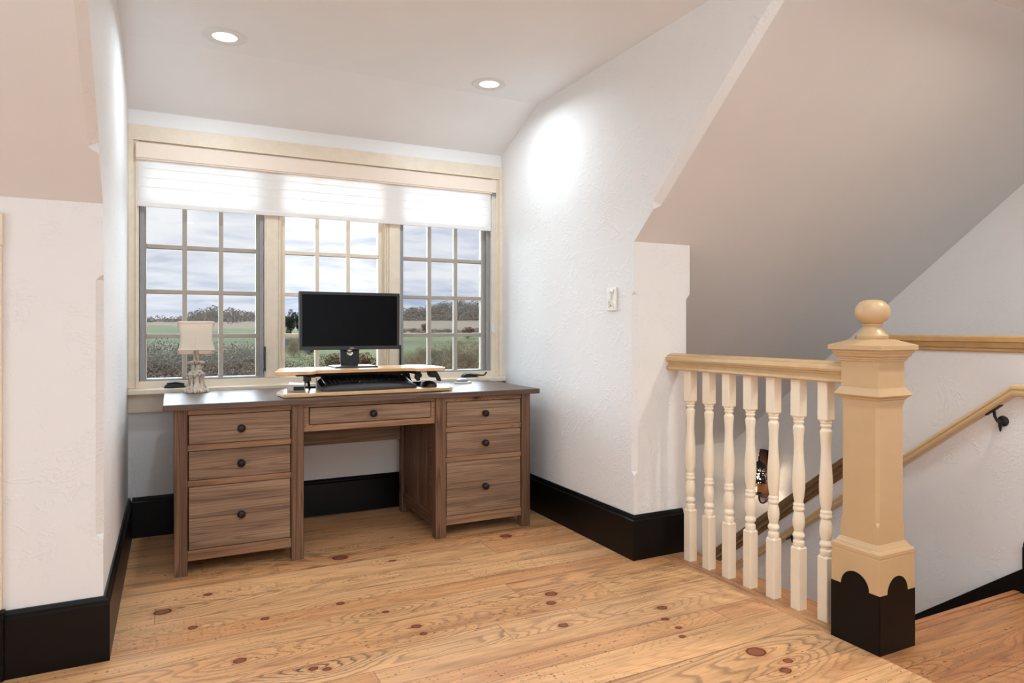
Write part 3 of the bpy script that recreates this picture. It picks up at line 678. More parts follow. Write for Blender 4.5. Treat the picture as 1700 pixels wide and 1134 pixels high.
MB().lathe([(1.082, .050), (1.084, .0515), (1.096, .0515), (1.101, .046), (1.104, .043), (1.110, .040), (1.116, .032), (1.124, .0295), (1.130, .0305), (1.1335, .034), (1.1365, .034), (1.138, .030), (1.141, .034), (1.150, .0475), (1.162, .0548), (1.176, .0575), (1.19, .0568), (1.204, .0515), (1.215, .042), (1.2215, .030), (1.2245, .015), (1.225, .001)], seg=40).build('ball_finial', 'newel_tan', t_, smooth=True, ang=40)

# ------------------------------------------------------------------ wall handrail
t_ = thing('wall_handrail', 'slanting tan wooden handrail on black iron brackets along the stair wall', 'handrail', (3.18, 1.6, .85)); off = t_.location
rp = [(.018, 0), (.028, .006), (.030, .016), (.026, .026), (.030, .034), (.027, .044), (.018, .050), (-.018, .050), (-.027, .044), (-.030, .034), (-.026, .026), (-.030, .016), (-.028, .006), (-.018, 0)]
MB().sweep([(3.18, 3.85, .836 - .785 * (3.85 - 1.598)), (3.18, 1.598, .836), (3.18, .2, .836)], rp).build('rail', 'rail_tan', t_, off, smooth=True, ang=30)
def bracket(y, z):
    m = MB(); m.lathe([(HX - .012, .012), (HX - .006, .022), (HX - .0005, .024)], (0, y, z - .055), 16, 0)
    m.tube([(HX - .01, y, z - .055), (HX - .045, y, z - .052), (3.185, y, z - .03), (3.18, y, z - .004)], [.007, .006, .006, .007])
    m.prism([(3.168, y + .03, z - .024 - .006), (3.192, y + .03, z - .030), (3.192, y - .03, z + .018), (3.168, y - .03, z + .018)], (0, 0, .006))
    m.tube([(HX - .012, y, z - .055), (HX - .016, y + .004, z - .075), (HX - .010, y + .006, z - .10)], [.009, .008, .003])
    m.build('bracket', 'black_iron', t_, off, smooth=True)
for y in (1.68, 2.75, 3.6): bracket(y, .836 - .785 * (y - 1.598))

# ------------------------------------------------------------------ wall sconce
sy = 3.835; gx = gable_x(sy)
t_ = thing('wall_sconce', 'black punched-tin candle sconce on dark board above the stair trim', 'wall lamp', (gx, sy, -.02), math.radians(9.9))
MB().box(-.022, 0, -.072, .072, -.19, .19).build('back_board', 'dark_board', t_, bevel=.004)
SXo = -.135
MB().tube([(-.018, 0, .160), (-.030, 0, .180), (-.055, 0, .196), (-.085, 0, .200), (-.112, 0, .192), (-.129, 0, .175), (-.135, 0, .155), (SXo, 0, .115)], .0065).build('upper_arm', 'black_iron', t_, smooth=True)
MB().tube([(-.018, 0, -.170), (-.030, 0, -.192), (-.055, 0, -.209), (-.085, 0, -.213), (-.112, 0, -.203), (-.129, 0, -.185), (-.135, 0, -.165), (SXo, 0, -.14)], .0065).build('lower_arm', 'black_iron', t_, smooth=True)
MB().lathe([(.068, .050), (.080, .046), (.090, .044), (.096, .034), (.106, .030), (.118, .012), (.122, .001)], (SXo, 0, 0), 24).build('shade_cap', 'black_iron', t_, smooth=True)
MB().lathe([(-.038, .058), (-.034, .058), (.030, .054), (.058, .052), (.072, .048)], (SXo, 0, 0), 28).build('tin_shade', 'pierced_tin', t_, smooth=True)
for p in t_.children:
    if p.name.startswith('tin_shade'):
        bm = bmesh.new(); bm.from_mesh(p.data); bmesh.ops.delete(bm, geom=[f_ for f_ in bm.faces if len(f_.verts) > 4], context='FACES'); bm.to_mesh(p.data); bm.free()
MB().lathe([(-.042, .060), (-.034, .060), (-.034, .057), (-.042, .057), (-.042, .060)], (SXo, 0, 0), 28, cap=False).build('shade_rim', 'black_iron', t_, smooth=True)
MB().lathe([(-.142, .008), (-.138, .034), (-.132, .040), (-.130, .038), (-.134, .014), (-.118, .014), (-.117, .012)], (SXo, 0, 0), 24).build('drip_pan', 'black_iron', t_, smooth=True)
MB().lathe([(-.134, .0125), (-.05, .0125), (-.022, .0115)], (SXo, 0, 0), 16).build('candle', 'candle_sleeve', t_, smooth=True)
MB().lathe([(-.022, .006), (-.012, .015), (.002, .017), (.020, .011), (.034, .002)], (SXo, 0, 0), 16).build('bulb', 'flame_bulb', t_, smooth=True)
# ------------------------------------------------------------------ desk
t_ = thing('wooden_desk', 'large weathered brown wooden pedestal desk with seven drawers under the window', 'desk', (.92, 3.72, 0)); off = t_.location
Y0 = 3.397; YB = 4.045
DT = MB(); nb = 5; ya, yb = 3.372, 4.072
DT.box(-.033, 1.876, ya, yb, .752, .780)
DT.build('desk_top', 'desk_top_wood', t_, off, bevel=.004)
legs = [(.012, .067), (.519, .577), (1.256, 1.316), (1.771, 1.826)]
for x0, x1 in legs:
    MB().box(x0, x1, Y0, Y0 + .055, 0, .7525).build('leg', 'desk_wood_upright', t_, off, bevel=.003)
    MB().box(x0, x1, YB - .055, YB, 0, .7525).build('leg', 'desk_wood_upright', t_, off, bevel=.003)
def side(x, s):   # plank side panel of a pedestal with its bottom rail
    m = MB(); yA, yB2 = Y0 + .055, YB - .055; n = 4
    for k in range(n):
        a = yA + (yB2 - yA) * k / n; b = yA + (yB2 - yA) * (k + 1) / n
        m.box(x - .009, x + .009, a + .0018, b - .0018, .12, .752)
    m.box(x - .006, x + .006, yA, yB2, .12, .752)
    p = m.build('side_panel', 'desk_wood_upright', t_, off, bevel=.0025)
    q = MB().box(x - .014, x + .014, yA, yB2, .055, .125).build('side_rail', 'desk_wood_deep', p, off, bevel=.002)
for x in (.030, .556, 1.278, 1.806): side(x, 1)
knob_first = None
def knob(par, x, z):
    global knob_first
    if knob_first is None:
        knob_first = MB().lathe([(0, .016), (-.003, .0165), (-.006, .008), (-.013, .0075), (-.017, .015), (-.022, .0185), (-.028, .0175), (-.033, .012), (-.0355, .005), (-.036, .001)], (0, 0, 0), 20, 1).build('knob', 'bronze_knob', par, smooth=True, ang=50); k = knob_first
    else:
        k = knob_first.copy(); COL.objects.link(k); k.parent = par
    k.location = Vector((x, Y0 + .006, z)) - Vector(off)
def drawer(x0, x1, z0, z1, zk, name='drawer', boards=1):
    m = MB(); h = (z1 - z0) / boards
    for k in range(boards): m.box(x0, x1, Y0 + .006 + .0006 * (k % 2), Y0 + .026, z0 + h * k + (.0003 if k else 0), z0 + h * (k + 1))
    m.box(x0 + .02, x1 - .02, Y0 + .026, Y0 + .5, z0 + .012, z1 - .012)
    d = m.build(name, 'desk_wood_long', t_, off, bevel=.0022); knob(d, (x0 + x1) / 2, zk)
for a, b, ex in ((.067, .519, 0), (1.316, 1.771, 0)):
    drawer(a + .0045, b - .0045, .593, .7245, .656, boards=1)
    drawer(a + .0045, b - .0045, .430, .5605, .494, boards=1)
    drawer(a + .0045, b - .0045, .1145, .3985, .256, boards=2)
    for z0, z1 in ((.7275, .752), (.563, .5905), (.401, .4275), (.064, .1115)):
        MB().box(a, b, Y0 + .008, Y0 + .03, z0, z1).build('drawer_rail', 'desk_rail_wood', t_, off, bevel=.0015)
    MB().box(a, b, YB - .03, YB - .015, .08, .752).build('back_panel', 'desk_wood_long', t_, off, bevel=.002)
    MB().box(a, b, Y0 + .03, YB - .03, .085, .10).build('bottom_panel', 'desk_wood_long', t_, off)
# centre drawer in its frame, and the back apron
cf = MB(); a, b = .577, 1.256
cf.box(a, b, Y0 + .012, Y0 + .04, .617, .648); cf.box(a, b, Y0 + .012, Y0 + .04, .735, .752); cf.box(a, a + .026, Y0 + .0125, Y0 + .04, .648, .735); cf.box(b - .022, b, Y0 + .0125, Y0 + .04, .648, .735)
cf.build('drawer_frame', 'desk_rail_wood', t_, off, bevel=.002)
drawer(.6065, 1.230, .652, .7315, .690)
MB().box(a, b, YB - .03, YB - .012, .445, .752).build('back_apron', 'desk_wood_long', t_, off, bevel=.003)
# ------------------------------------------------------------------ things on the desk
DZ = .7801
# table lamp
t_ = thing('table_lamp', 'small table lamp with cream fabric shade on a distressed carved base', 'lamp', (.120, 3.995, DZ))
z0 = .78
bp2 = [(.7801, .060), (.782, .0635), (.793, .0638), (.797, .060), (.800, .055), (.806, .050), (.816, .0425), (.830, .0385), (.842, .037), (.855, .0375), (.865, .0395), (.873, .0438), (.879, .0440), (.884, .039), (.890, .032), (.898, .026), (.903, .0245)]
def fluted(prof, c, n=14, amp=.06, seg=84):
    rings = []
    for z, r in prof:
        k = 1.0 if .803 < z < .884 else 0.0
        rings.append([(r * (1 + amp * k * math.cos(n * a)) * math.cos(a), r * (1 + amp * k * math.cos(n * a)) * math.sin(a), z - z0) for a in [2 * math.pi * i / seg for i in range(seg)]])
    return MB().loft(rings)
fluted(bp2, 0).build('base', 'distressed_cream', t_, smooth=True, ang=50)
up = MB().lathe([(z - z0, r) for z, r in [(.900, .0245), (.906, .0262), (.909, .0275), (.914, .0265), (.918, .0265), (.923, .025), (.928, .0255), (.932, .034), (.936, .040), (.940, .0415), (.944, .040), (.947, .030), (.948, .014)]], seg=40)
up.build('capital', 'distressed_cream', t_, smooth=True, ang=45)
bd = MB()
for k in range(22):
    a = 2 * math.pi * k / 22; bd.lathe([(-.0036, .0008), (-.0025, .0027), (0, .0037), (.0025, .0027), (.0036, .0008)], (.0275 * math.cos(a), .0275 * math.sin(a), .1285), 8)
bd.build('beading', 'distressed_cream', t_, smooth=True)
MB().lathe([(.166, .0135), (.225, .0128), (.300, .012)], seg=24).build('stem', 'distressed_cream', t_, smooth=True)
def rr(hx, hy, z, r=.012): return rrect(0, 0, hx, hy, r, z, 5)
sh = []
for k in range(13):
    u = k / 12.0; z = .213 + .157 * u; f_ = .0775 + .0105 * (abs(u - .52) / .5) ** 2.2
    sh.append(rr(f_, f_ * .72, z))
tilt = Matrix.Translation((0, 0, .29)) @ Matrix.Rotation(math.radians(-11), 4, 'X') @ Matrix.Translation((0, 0, -.29))
sm = MB().loft(sh, cap=False).xf(tilt).build('lamp_shade', 'shade_linen', t_, smooth=True, ang=60)
sm.modifiers.new('thickness', 'SOLIDIFY').thickness = .0015
tr = MB(); 
for z, f_ in ((.215, .0880), (.368, .0880)):
    R_ = rr(f_ + .0012, f_ * .72 + .0012, z); R2 = rr(f_ + .0012, f_ * .72 + .0012, z + .006 * (1 if z < .3 else -1)); R3 = rr(f_ - .002, f_ * .72 - .002, z + .006 * (1 if z < .3 else -1)); R4 = rr(f_ - .002, f_ * .72 - .002, z)
    tr.loft([R_, R2, R3, R4, R_], cap=False)
for sx_ in (0,):
    tr.prism([(sx_ - .0022, -.0646, .216), (sx_ + .0022, -.0646, .216), (sx_ + .0022, -.0575, .25), (sx_ + .0022, -.0562, .29), (sx_ + .0022, -.0575, .33), (sx_ + .0022, -.0646, .367), (sx_ - .0022, -.0646, .367), (sx_ - .0022, -.0575, .33), (sx_ - .0022, -.0562, .29), (sx_ - .0022, -.0575, .25)], (0, -.0022, 0))
tr.xf(tilt).build('shade_trim', 'valance_cream', sm)

# standing desk converter
t_ = thing('desk_converter', 'low black and light-maple desk converter with raised monitor shelf and keyboard tray', 'standing desk converter', (.93, 3.6, DZ)); off = t_.location
tp = [(.478, 3.60), (.490, 3.452), (.496, 3.444), (.506, 3.441), (1.350, 3.460), (1.384, 3.476), (1.388, 3.486), (1.376, 3.60), (1.340, 3.72), (.52, 3.72)]
MB().prism([(x, y, .783) for x, y in tp], (0, 0, .017)).build('keyboard_tray', 'maple_laminate', t_, off, bevel=.0025)
up_ = [(.478, 3.60), (.447, 3.450), (.452, 3.438), (.462, 3.433), (.600, 3.430), (.628, 3.440), (.655, 3.492), (.68, 3.503), (1.12, 3.503), (1.145, 3.494), (1.165, 3.452), (1.185, 3.440), (1.318, 3.446), (1.330, 3.452), (1.336, 3.466), (1.342, 3.66), (1.30, 3.79), (.52, 3.79)]
MB().prism([(x, y, .8935) for x, y in up_], (0, 0, .0175)).build('monitor_shelf', 'maple_laminate', t_, off, bevel=.0025)
fr_ = MB(); fr_.box(.64, 1.19, 3.715, 3.745, .862, .8937); fr_.box(.575, 1.235, 3.60, 3.64, .874, .8937); fr_.box(.63, .66, 3.53, 3.76, .872, .8937); fr_.box(1.19, 1.22, 3.53, 3.76, .872, .8937)
fr_.prism([(.70, 3.715, .864), (.76, 3.715, .854), (1.06, 3.715, .854), (1.13, 3.715, .864)], (0, .03, 0))
fr_.build('frame', 'black_matte', t_, off, bevel=.003)
bs = MB(); bs.box(.60, .63, 3.60, 3.95, .7805, .796); bs.box(1.22, 1.25, 3.60, 3.95, .7805, .796); bs.box(.60, 1.25, 3.93, 3.96, .7805, .796); bs.build('base_frame', 'black_matte', t_, off, bevel=.002)
for x in (.652, 1.21):
    MB().prism([(x - .006, 3.66, .800), (x + .006, 3.66, .800), (x + .006, 3.72, .872), (x - .006, 3.72, .872)], (0, .016, 0)).build('lift_arm', 'black_matte', t_, off, bevel=.002)
ga = MB().tube([(.640, 3.63, .866), (.640, 3.67, .846), (.640, 3.71, .836)], .009); ga.box(.615, .652, 3.62, 3.65, .846, .874); ga.build('gas_spring', 'black_plastic', t_, off)
MB().tube([(.660, 3.52, .868), (.6605, 3.52, .801)], .0035).build('strut', 'grey_plastic', t_, off)
MB().prism([(1.165, 3.69, .872), (1.195, 3.69, .872), (1.222, 3.69, .826), (1.218, 3.69, .803), (1.198, 3.69, .803)], (0, .02, 0)).build('lift_arm', 'black_matte', t_, off, bevel=.003)
hk = MB().prism([(1.205, 3.57, .873), (1.24, 3.57, .873), (1.24, 3.57, .856), (1.228, 3.57, .846), (1.232, 3.57, .836), (1.216, 3.57, .832), (1.20, 3.57, .85)], (0, .02, 0)); hk.build('latch', 'black_plastic', t_, off, bevel=.002)
lv = MB().prism([(1.258, 3.50, .8935), (1.300, 3.50, .8935), (1.302, 3.50, .862), (1.292, 3.50, .854), (1.272, 3.50, .854), (1.262, 3.50, .868)], (0, .05, 0))
lv.prism([(1.292, 3.505, .882), (1.306, 3.505, .884), (1.322, 3.505, .858), (1.330, 3.505, .836), (1.324, 3.505, .831), (1.312, 3.505, .834), (1.304, 3.505, .852)], (0, .03, 0)); lv.build('release_lever', 'black_plastic', t_, off, bevel=.003)
MB().tube([(1.235, 3.52, .892), (1.252, 3.52, .884), (1.268, 3.52, .876)], .0022, 6).build('release_cable', 'cable_black', t_, off)

# monitor
t_ = thing('monitor', 'wide black computer monitor with dark blank screen on a flat square stand', 'monitor', (.886, 3.74, .911)); off = t_.location
mx0, mx1, mz0, mz1, my = .606, 1.152, 1.006, 1.319, 3.70
bz = MB(); b_ = .0155
bz.box(mx0, mx1, my, my + .03, mz0, mz0 + .020); bz.box(mx0, mx1, my, my + .03, mz1 - .0145, mz1); bz.box(mx0, mx0 + .0145, my, my + .03, mz0 + .02, mz1 - .0145); bz.box(mx1 - .0145, mx1, my, my + .03, mz0 + .02, mz1 - .0145)
bz.build('bezel', 'charcoal_bezel', t_, off, bevel=.0015)
MB().box(mx0 + .014, mx1 - .014, my + .004, my + .012, mz0 + .019, mz1 - .0135).build('screen', 'screen', t_, off)
MB().loft([[(mx0 + .01, my + .012, mz0 + .01), (mx1 - .01, my + .012, mz0 + .01), (mx1 - .01, my + .012, mz1 - .01), (mx0 + .01, my + .012, mz1 - .01)], [(mx0 + .01, my + .032, mz0 + .01), (mx1 - .01, my + .032, mz0 + .01), (mx1 - .01, my + .032, mz1 - .01), (mx0 + .01, my + .032, mz1 - .01)], [(.74, my + .05, 1.07), (1.02, my + .05, 1.07), (1.02, my + .05, 1.25), (.74, my + .05, 1.25)]]).build('back_shell', 'black_plastic', t_, off, bevel=.003)
hole = [(.0175 * math.cos(a), .0175 * math.sin(a)) for a in [2 * math.pi * i / 24 for i in range(24)]]
nk = MB(); cxn, czn = .884, .990
outer = []
x0, x1, zb_, zt_ = .832, .936, .9135, 1.045
for i in range(24):                      # square outline matched to the cable hole
    a = 2 * math.pi * i / 24; ca, sa = math.cos(a), math.sin(a); k = min((x1 - cxn if ca > 0 else cxn - x0) / max(1e-6, abs(ca)), (zt_ - czn if sa > 0 else czn - zb_) / max(1e-6, abs(sa)))
    outer.append((cxn + ca * k, czn + sa * k))
yn = 3.752
nk.loft([[(x, yn, z) for x, z in outer], [(cxn + hx, yn, czn + hz) for hx, hz in hole], [(cxn + hx, yn + .02, czn + hz) for hx, hz in hole], [(x, yn + .02, z) for x, z in outer], [(x, yn, z) for x, z in outer]], cap=False)
nk.build('stand_neck', 'black_plastic', t_, off)
MB().loft([rrect(.889, 3.705, .115, .095, .004, .9112, 3), rrect(.889, 3.705, .115, .095, .004, .918, 3), rrect(.889, 3.705, .112, .092, .004, .9195, 3)]).build('stand_base', 'charcoal_bezel', t_, off)
MB().tube([(.845, 3.748, 1.006), (.862, 3.745, .998), (.878, 3.744, .990), (.896, 3.745, .996), (.925, 3.748, 1.005)], .0032, 8).build('cable', 'cable_black', t_, off, smooth=True)
cu = bpy.data.curves.new('logo', 'FONT'); cu.body = 'DELL'; cu.size = .0125; cu.align_x = 'CENTER'; cu.extrude = .0004; cu.space_character = .92
tmp = bpy.data.objects.new('logo_text', cu); COL.objects.link(tmp); bpy.context.view_layer.update()
me = bpy.data.meshes.new_from_object(tmp.evaluated_get(bpy.context.evaluated_depsgraph_get())); bpy.data.objects.remove(tmp)
me.transform(Matrix.Translation(Vector((.884, my - .0005, 1.0105)) - Vector(off)) @ Matrix.Rotation(math.pi / 2, 4, 'X')); me.materials.clear(); me.materials.append(M['logo_silver'])
lo = bpy.data.objects.new('logo', me); COL.objects.link(lo); lo.parent = t_

# keyboard
t_ = thing('keyboard', 'black curved ergonomic keyboard with grey palm rest on the maple tray', 'keyboard', (.945, 3.475, .800), math.radians(3.5))
def kz(x): return .034 + .004 * math.exp(-(x / .13) ** 2)
W = .252; nx = 40; grid = []
def kfront(x): return .006 - .010 * math.cos(x / W * math.pi) + .022 * abs(x / W) ** 8
secs = [(0, .0, .0), (0, .0, .35), (.012, .0, .85), (.035, .0, 1.0), (.075, .0, 1.12)]
def body(rows, name, mat):
    m = MB(); rings = []
    for i in range(nx + 1):
        x = -W + 2 * W * i / nx; fall = 1 - .35 * (abs(x) / W) ** 10; f0 = kfront(x); yb = .195 - .02 * (x / W) ** 2
        rings.append([(x, f0 + (yb - f0) * a, max(.0, kz(x) * b * fall)) for a, b in rows])
    m.loft(rings); return m.build(name, mat, t_, smooth=True, ang=50)
body([(.02, .0), (0, .2), (0, .5), (.05, .72), (.16, .88), (.34, 1.02), (.36, .95), (.36, .0)], 'palm_rest', 'palm_rest')
body([(.36, .0), (.36, .97), (.5, 1.22), (.98, 2.05), (1.0, 1.95), (1.0, .0)], 'body', 'black_plastic')
kf = None; spk = .0192
for r in range(6):
    y = .079 + r * .0187
    n = 21 if r else 9
    xs = [-.222 + spk * k * 1.16 for k in range(20)]
    for k, x in enumerate(xs):
        if r == 0 and 2 < k < 8: continue
        if len([c for c in t_.children if c.name.startswith('key')]) >= 99: break
        u = (y - kfront(x)) / (.195 - kfront(x)); h_ = kz(x) * (.98 + (u - .36) * 1.72) * (1 - .35 * (abs(x) / W) ** 10)
        if kf is None:
            m = MB().loft([[(-.0098, -.0083, 0), (.0098, -.0083, 0), (.0098, .0083, 0), (-.0098, .0083, 0)], [(-.0078, -.0062, .0075), (.0078, -.0062, .0075), (.0078, .0068, .0085), (-.0078, .0068, .0085)]])
            kf = m.build('key', 'key_black', t_, bevel=.0008); k_ = kf
        else: k_ = kf.copy(); COL.objects.link(k_); k_.parent = t_
        k_.location = (x, y, h_ - .001); k_.rotation_euler = (math.radians(19), 0, 0)
sp = MB().loft([rrect(0, .082, .058, .008, .003, .038, 3), rrect(0, .082, .055, .0065, .003, .048, 3)]).build('space_bar', 'key_black', t_)

# mouse
t_ = thing('mouse', 'small black computer mouse at right end of the maple tray', 'mouse', (1.278, 3.575, .800), math.radians(12))
ms = 1.12; rings = []
for k in range(11):
    y = -.05 + .1 * k / 10.0; s_ = math.sqrt(max(.02, 1 - (y / .0515) ** 2)); h_ = .036 * s_ ** .7 * (1 - .25 * (y + .05) / .1); wd = .034 * s_ ** .55
    rings.append([(ms * wd * math.cos(a), ms * y, ms * h_ * max(0, math.sin(a)) ** .8) for a in [math.pi * j / 12 for j in range(13)]])
MB().loft(rings).build('body', 'black_plastic', t_, smooth=True, ang=70)
MB().lathe([(-.0035, .006), (-.0025, .008), (.0025, .008), (.0035, .006)], (0, .026, .0265), 16, 0).build('scroll_wheel', 'grey_plastic', t_, smooth=True)
t_ = thing('mouse_receiver', 'small black plastic box behind the computer mouse', 'adapter', (1.235, 3.66, .800))
MB().loft([rrect(0, 0, .032, .016, .006, 0, 4), rrect(0, 0, .032, .016, .006, .018, 4), rrect(0, 0, .026, .011, .005, .024, 4)]).build('case', 'black_plastic', t_, smooth=True)
# white card reader / dock with a strip of cable
t_ = thing('docking_box', 'white and grey electronic box at left end of the maple tray', 'adapter', (.588, 3.632, .800), math.radians(-14))
MB().loft([[(-.052, -.035, 0), (.034, -.035, 0), (.034, .055, 0), (-.052, .055, 0)], [(-.052, -.035, .030), (.034, -.035, .026), (.034, .055, .032), (-.052, .055, .038)], [(-.047, -.031, .033), (.030, -.031, .029), (.030, .051, .035), (-.047, .051, .041)]]).build('case', 'white_plastic', t_, bevel=.002)
MB().box(-.020, .0335, -.0362, -.034, .003, .023).build('front_panel', 'black_plastic', t_, bevel=.001)
MB().box(-.0530, -.051, -.03, .05, .003, .028).build('vent_side', 'grey_plastic', t_, bevel=.001)
MB().tube([(.028, .01, .014), (.05, .02, .018), (.075, .022, .016), (.10, .05, .012), (.13, .07, .008)], .003, 6).build('cable', 'cable_black', t_, smooth=True)
# flat white and grey gadget
t_ = thing('wireless_charger', 'flat grey and white plastic gadget lying on right end of desk top', 'gadget', (1.622, 3.90, DZ), math.radians(14))
MB().loft([rrect(0, 0, .045, .034, .006, 0, 4), rrect(0, 0, .045, .034, .006, .009, 4), rrect(0, 0, .043, .032, .006, .011, 4)]).build('tray', 'white_plastic', t_)
MB().loft([rrect(-.004, .004, .033, .024, .012, .0105, 5), rrect(-.004, .004, .032, .023, .012, .022, 5), rrect(-.002, .006, .022, .014, .008, .030, 5)]).build('cover', 'grey_plastic', t_, smooth=True)
# ------------------------------------------------------------------ countryside beyond the window
FX, FY = math.sin(YAW), math.cos(YAW); RXv, RYv = math.cos(YAW), -math.sin(YAW)
def world_at(d, a): return d * FX + a * RXv, d * FY + a * RYv       # distance along the view to the hills, sideways offset
KN = [(-20, -4.2), (8, -4.2), (30, -3.4), (50, -1.9), (75, -1.5), (95, -1.25), (115, -.75), (140, -.15), (160, .1), (280, 4.3), (330, 5.2), (420, 5.5), (900, 7)]
def ground(d):
    for (a, za), (b, zb) in zip(KN[:-1], KN[1:]):
        if d <= b: return za + (zb - za) * max(0, (d - a)) / (b - a)
    return KN[-1][1]
m = MB(); rows = []
ds = [6, 10, 16, 24, 32, 42, 54, 68, 82, 96, 112, 128, 144, 160, 180, 205, 235, 270, 310, 360, 430, 520, 650, 850]
for d in ds:
    row = []
    for j in range(41):
        a = (j / 40.0 - .5) * (160 + d * 3.0); x, y = world_at(d, a); nz = mnoise.noise((x * .02, y * .02, 0)) * min(1.6, d * .008)
        row.append((x, y, ground(d) + nz))
    rows.append(row)
m.loft(rows, cap=False, close=False)
struct(m.build('ground', 'grassland', smooth=True, ang=80))
def cards_mesh(name, cards, mat, parent=None):     # cards: (centre, axis a, axis b): little leaf-shaped quads
    vs, fs = [], []
    for p, a, b in cards:
        k = len(vs); vs += [p - a, p + b, p + a, p - b]; fs.append((k, k + 1, k + 2, k + 3))
    me = bpy.data.meshes.new(name); me.from_pydata(vs, [], fs); me.materials.append(M[mat])
    o = bpy.data.objects.new(name, me); COL.objects.link(o)
    if parent: o.parent = parent
    return o
def rvec(rng): return Vector((rng.gauss(0, 1), rng.gauss(0, 1), rng.gauss(0, 1))).normalized()
def woods(name, label, poly_d, poly_a, n, seed, hr, ridge, leaf=.30, per=100):
    rng = random.Random(seed); cards = []
    for _ in range(n):
        d = rng.uniform(*poly_d); a = rng.uniform(*poly_a) * d; x, y = world_at(d, a); h = rng.uniform(*hr); top = ridge(a / d, d) + rng.uniform(-.8, .5); r = rng.uniform(1.7, 2.8)
        for k in range(per):
            v = rvec(rng); u = abs(v.z); c = Vector((x + v.x * r * rng.uniform(.5, 1), y + v.y * r * rng.uniform(.5, 1), top - h * .5 + v.z * h * .55))
            t1 = rvec(rng); t2 = t1.orthogonal().normalized(); s_ = leaf * rng.uniform(.6, 1.3); cards.append((c, t1 * s_, t2 * s_ * .8))
        # leaning stems under the crown keep the wood closed down to the ground
        for k in range(4):
            c = Vector((x + rng.uniform(-r, r), y + rng.uniform(-r, r), top - h * rng.uniform(.9, 1.4))); cards.append((c, Vector((rng.uniform(-.2, .2), 0, h * .35)), Vector((.5, 0, 0))))
    o = cards_mesh(name, cards, 'far_woods'); tag(o, label, 'woods', kind='stuff'); return o
def interp(pts, x):
    if x <= pts[0][0]: return pts[0][1]
    for (a, za), (b, zb) in zip(pts[:-1], pts[1:]):
        if x <= b: return za + (zb - za) * (x - a) / (b - a)
    return pts[-1][1]
# skyline heights (tangent above eye level) of the two wooded ridges
RL = [(-.60, .016), (-.535, .0185), (-.50, .017), (-.475, .022), (-.455, .030), (-.44, .033), (-.42, .032), (-.40, .029), (-.375, .026), (-.34, .020), (-.30, .014), (-.2, .012)]
RR = [(-.26, .016), (-.20, .024), (-.165, .029), (-.14, .033), (-.12, .038), (-.08, .042), (-.045, .044), (0, .046), (.1, .05)]
woods('woodland', 'autumn woodland on the distant ridge seen through the left window', (225, 300), (-.62, -.305), 620, 3, (4, 6), lambda a, d: 1.12 + interp(RL, a) * d * (1 - (300 - d) / 75 * .80))
woods('woodland', 'autumn woodland on the long distant hill seen through the right window', (290, 350), (-.21, .06), 900, 4, (4, 6), lambda a, d: 1.12 + interp(RR, a) * d * (1 - (350 - d) / 60 * .62))
def foliage_cards(rng, n, rx, rz, leaf, blobs, up=0.0):
    cards = []
    cs = [(rng.uniform(-.6, .6) * rx, rng.uniform(-.6, .6) * rx, rng.uniform(-.6, .55) * rz, rng.uniform(.3, .55)) for _ in range(blobs)]
    for _ in range(n):
        c = rng.choice(cs); v = rvec(rng) * rng.uniform(.55, 1.0) * c[3]
        p = Vector((c[0] + v.x * rx, c[1] + v.y * rx, c[2] + v.z * rz + rz + up)); a = rvec(rng); b = a.orthogonal().normalized(); s = leaf * rng.uniform(.6, 1.3)
        cards.append((p, a * s, b * s * .6))
    return cards
def trunk_mesh(rng, h, r, n=7):
    mb = MB().tube([(0, 0, -.3), (.03, .02, h * .5), (0, .05, h)], [r, r * .8, r * .35], 7)
    for _ in range(n):
        a = rng.uniform(0, 6.28); z = h * rng.uniform(.35, .9); l = h * rng.uniform(.25, .5)
        mb.tube([(0, 0, z), (math.cos(a) * l * .5, math.sin(a) * l * .5, z + l * .45), (math.cos(a) * l, math.sin(a) * l, z + l * .8)], [r * .35, r * .22, r * .08], 5)
    return mb
rng = random.Random(11); PROTO = {}
def proto(key, mat, n, rx, rz, leaf, blobs, trunk_h, tr):
    t_ = thing('tree', 'x', 'tree'); cards_mesh('foliage', foliage_cards(rng, n, rx, rz, leaf, blobs, trunk_h * .45), mat, t_); trunk_mesh(rng, trunk_h + rz, tr).build('trunk', 'bark', t_); PROTO[key] = [t_, False]
proto('russet', 'russet_leaves', 3200, 1.5, 1.5, .075, 13, 1.0, .10)
proto('olive', 'olive_leaves', 3200, 1.6, 1.5, .08, 13, .9, .10)
proto('yellow', 'yellow_leaves', 2600, 1.3, 1.5, .08, 12, .9, .09)
proto('brush', 'brush_twigs', 5200, 1.9, 1.5, .042, 15, .6, .06)
proto('brush2', 'brush_twigs', 5200, 1.7, 1.7, .042, 15, .7, .06)
proto('conifer', 'dark_conifer', 2600, 1.2, 2.4, .12, 11, .6, .12)
def plant(key, d, u, top_v, label, group=None, wide=1.0, name=None, cat='tree'):
    a = (u - 850) / FPX * d; x, y = world_at(d, a); g_ = ground(d) - .1; top = 1.12 - (top_v - 545.9) / FPX * d
    base_h = {'russet': 3.4, 'olive': 3.3, 'yellow': 3.3, 'brush': 3.2, 'brush2': 3.6, 'conifer': 5.0}[key]
    s = max(.2, (top - g_) / base_h); src = PROTO[key]
    if src[1]: r = dup(src[0])
    else: r = src[0]; src[1] = True
    r.location = (x, y, g_); r.scale = (s * wide, s * wide, s); r.rotation_euler = (0, 0, rng.uniform(0, 6.28)); r['label'] = label; r['category'] = cat
    if group: r['group'] = group
    if name: r.name = name
    return r
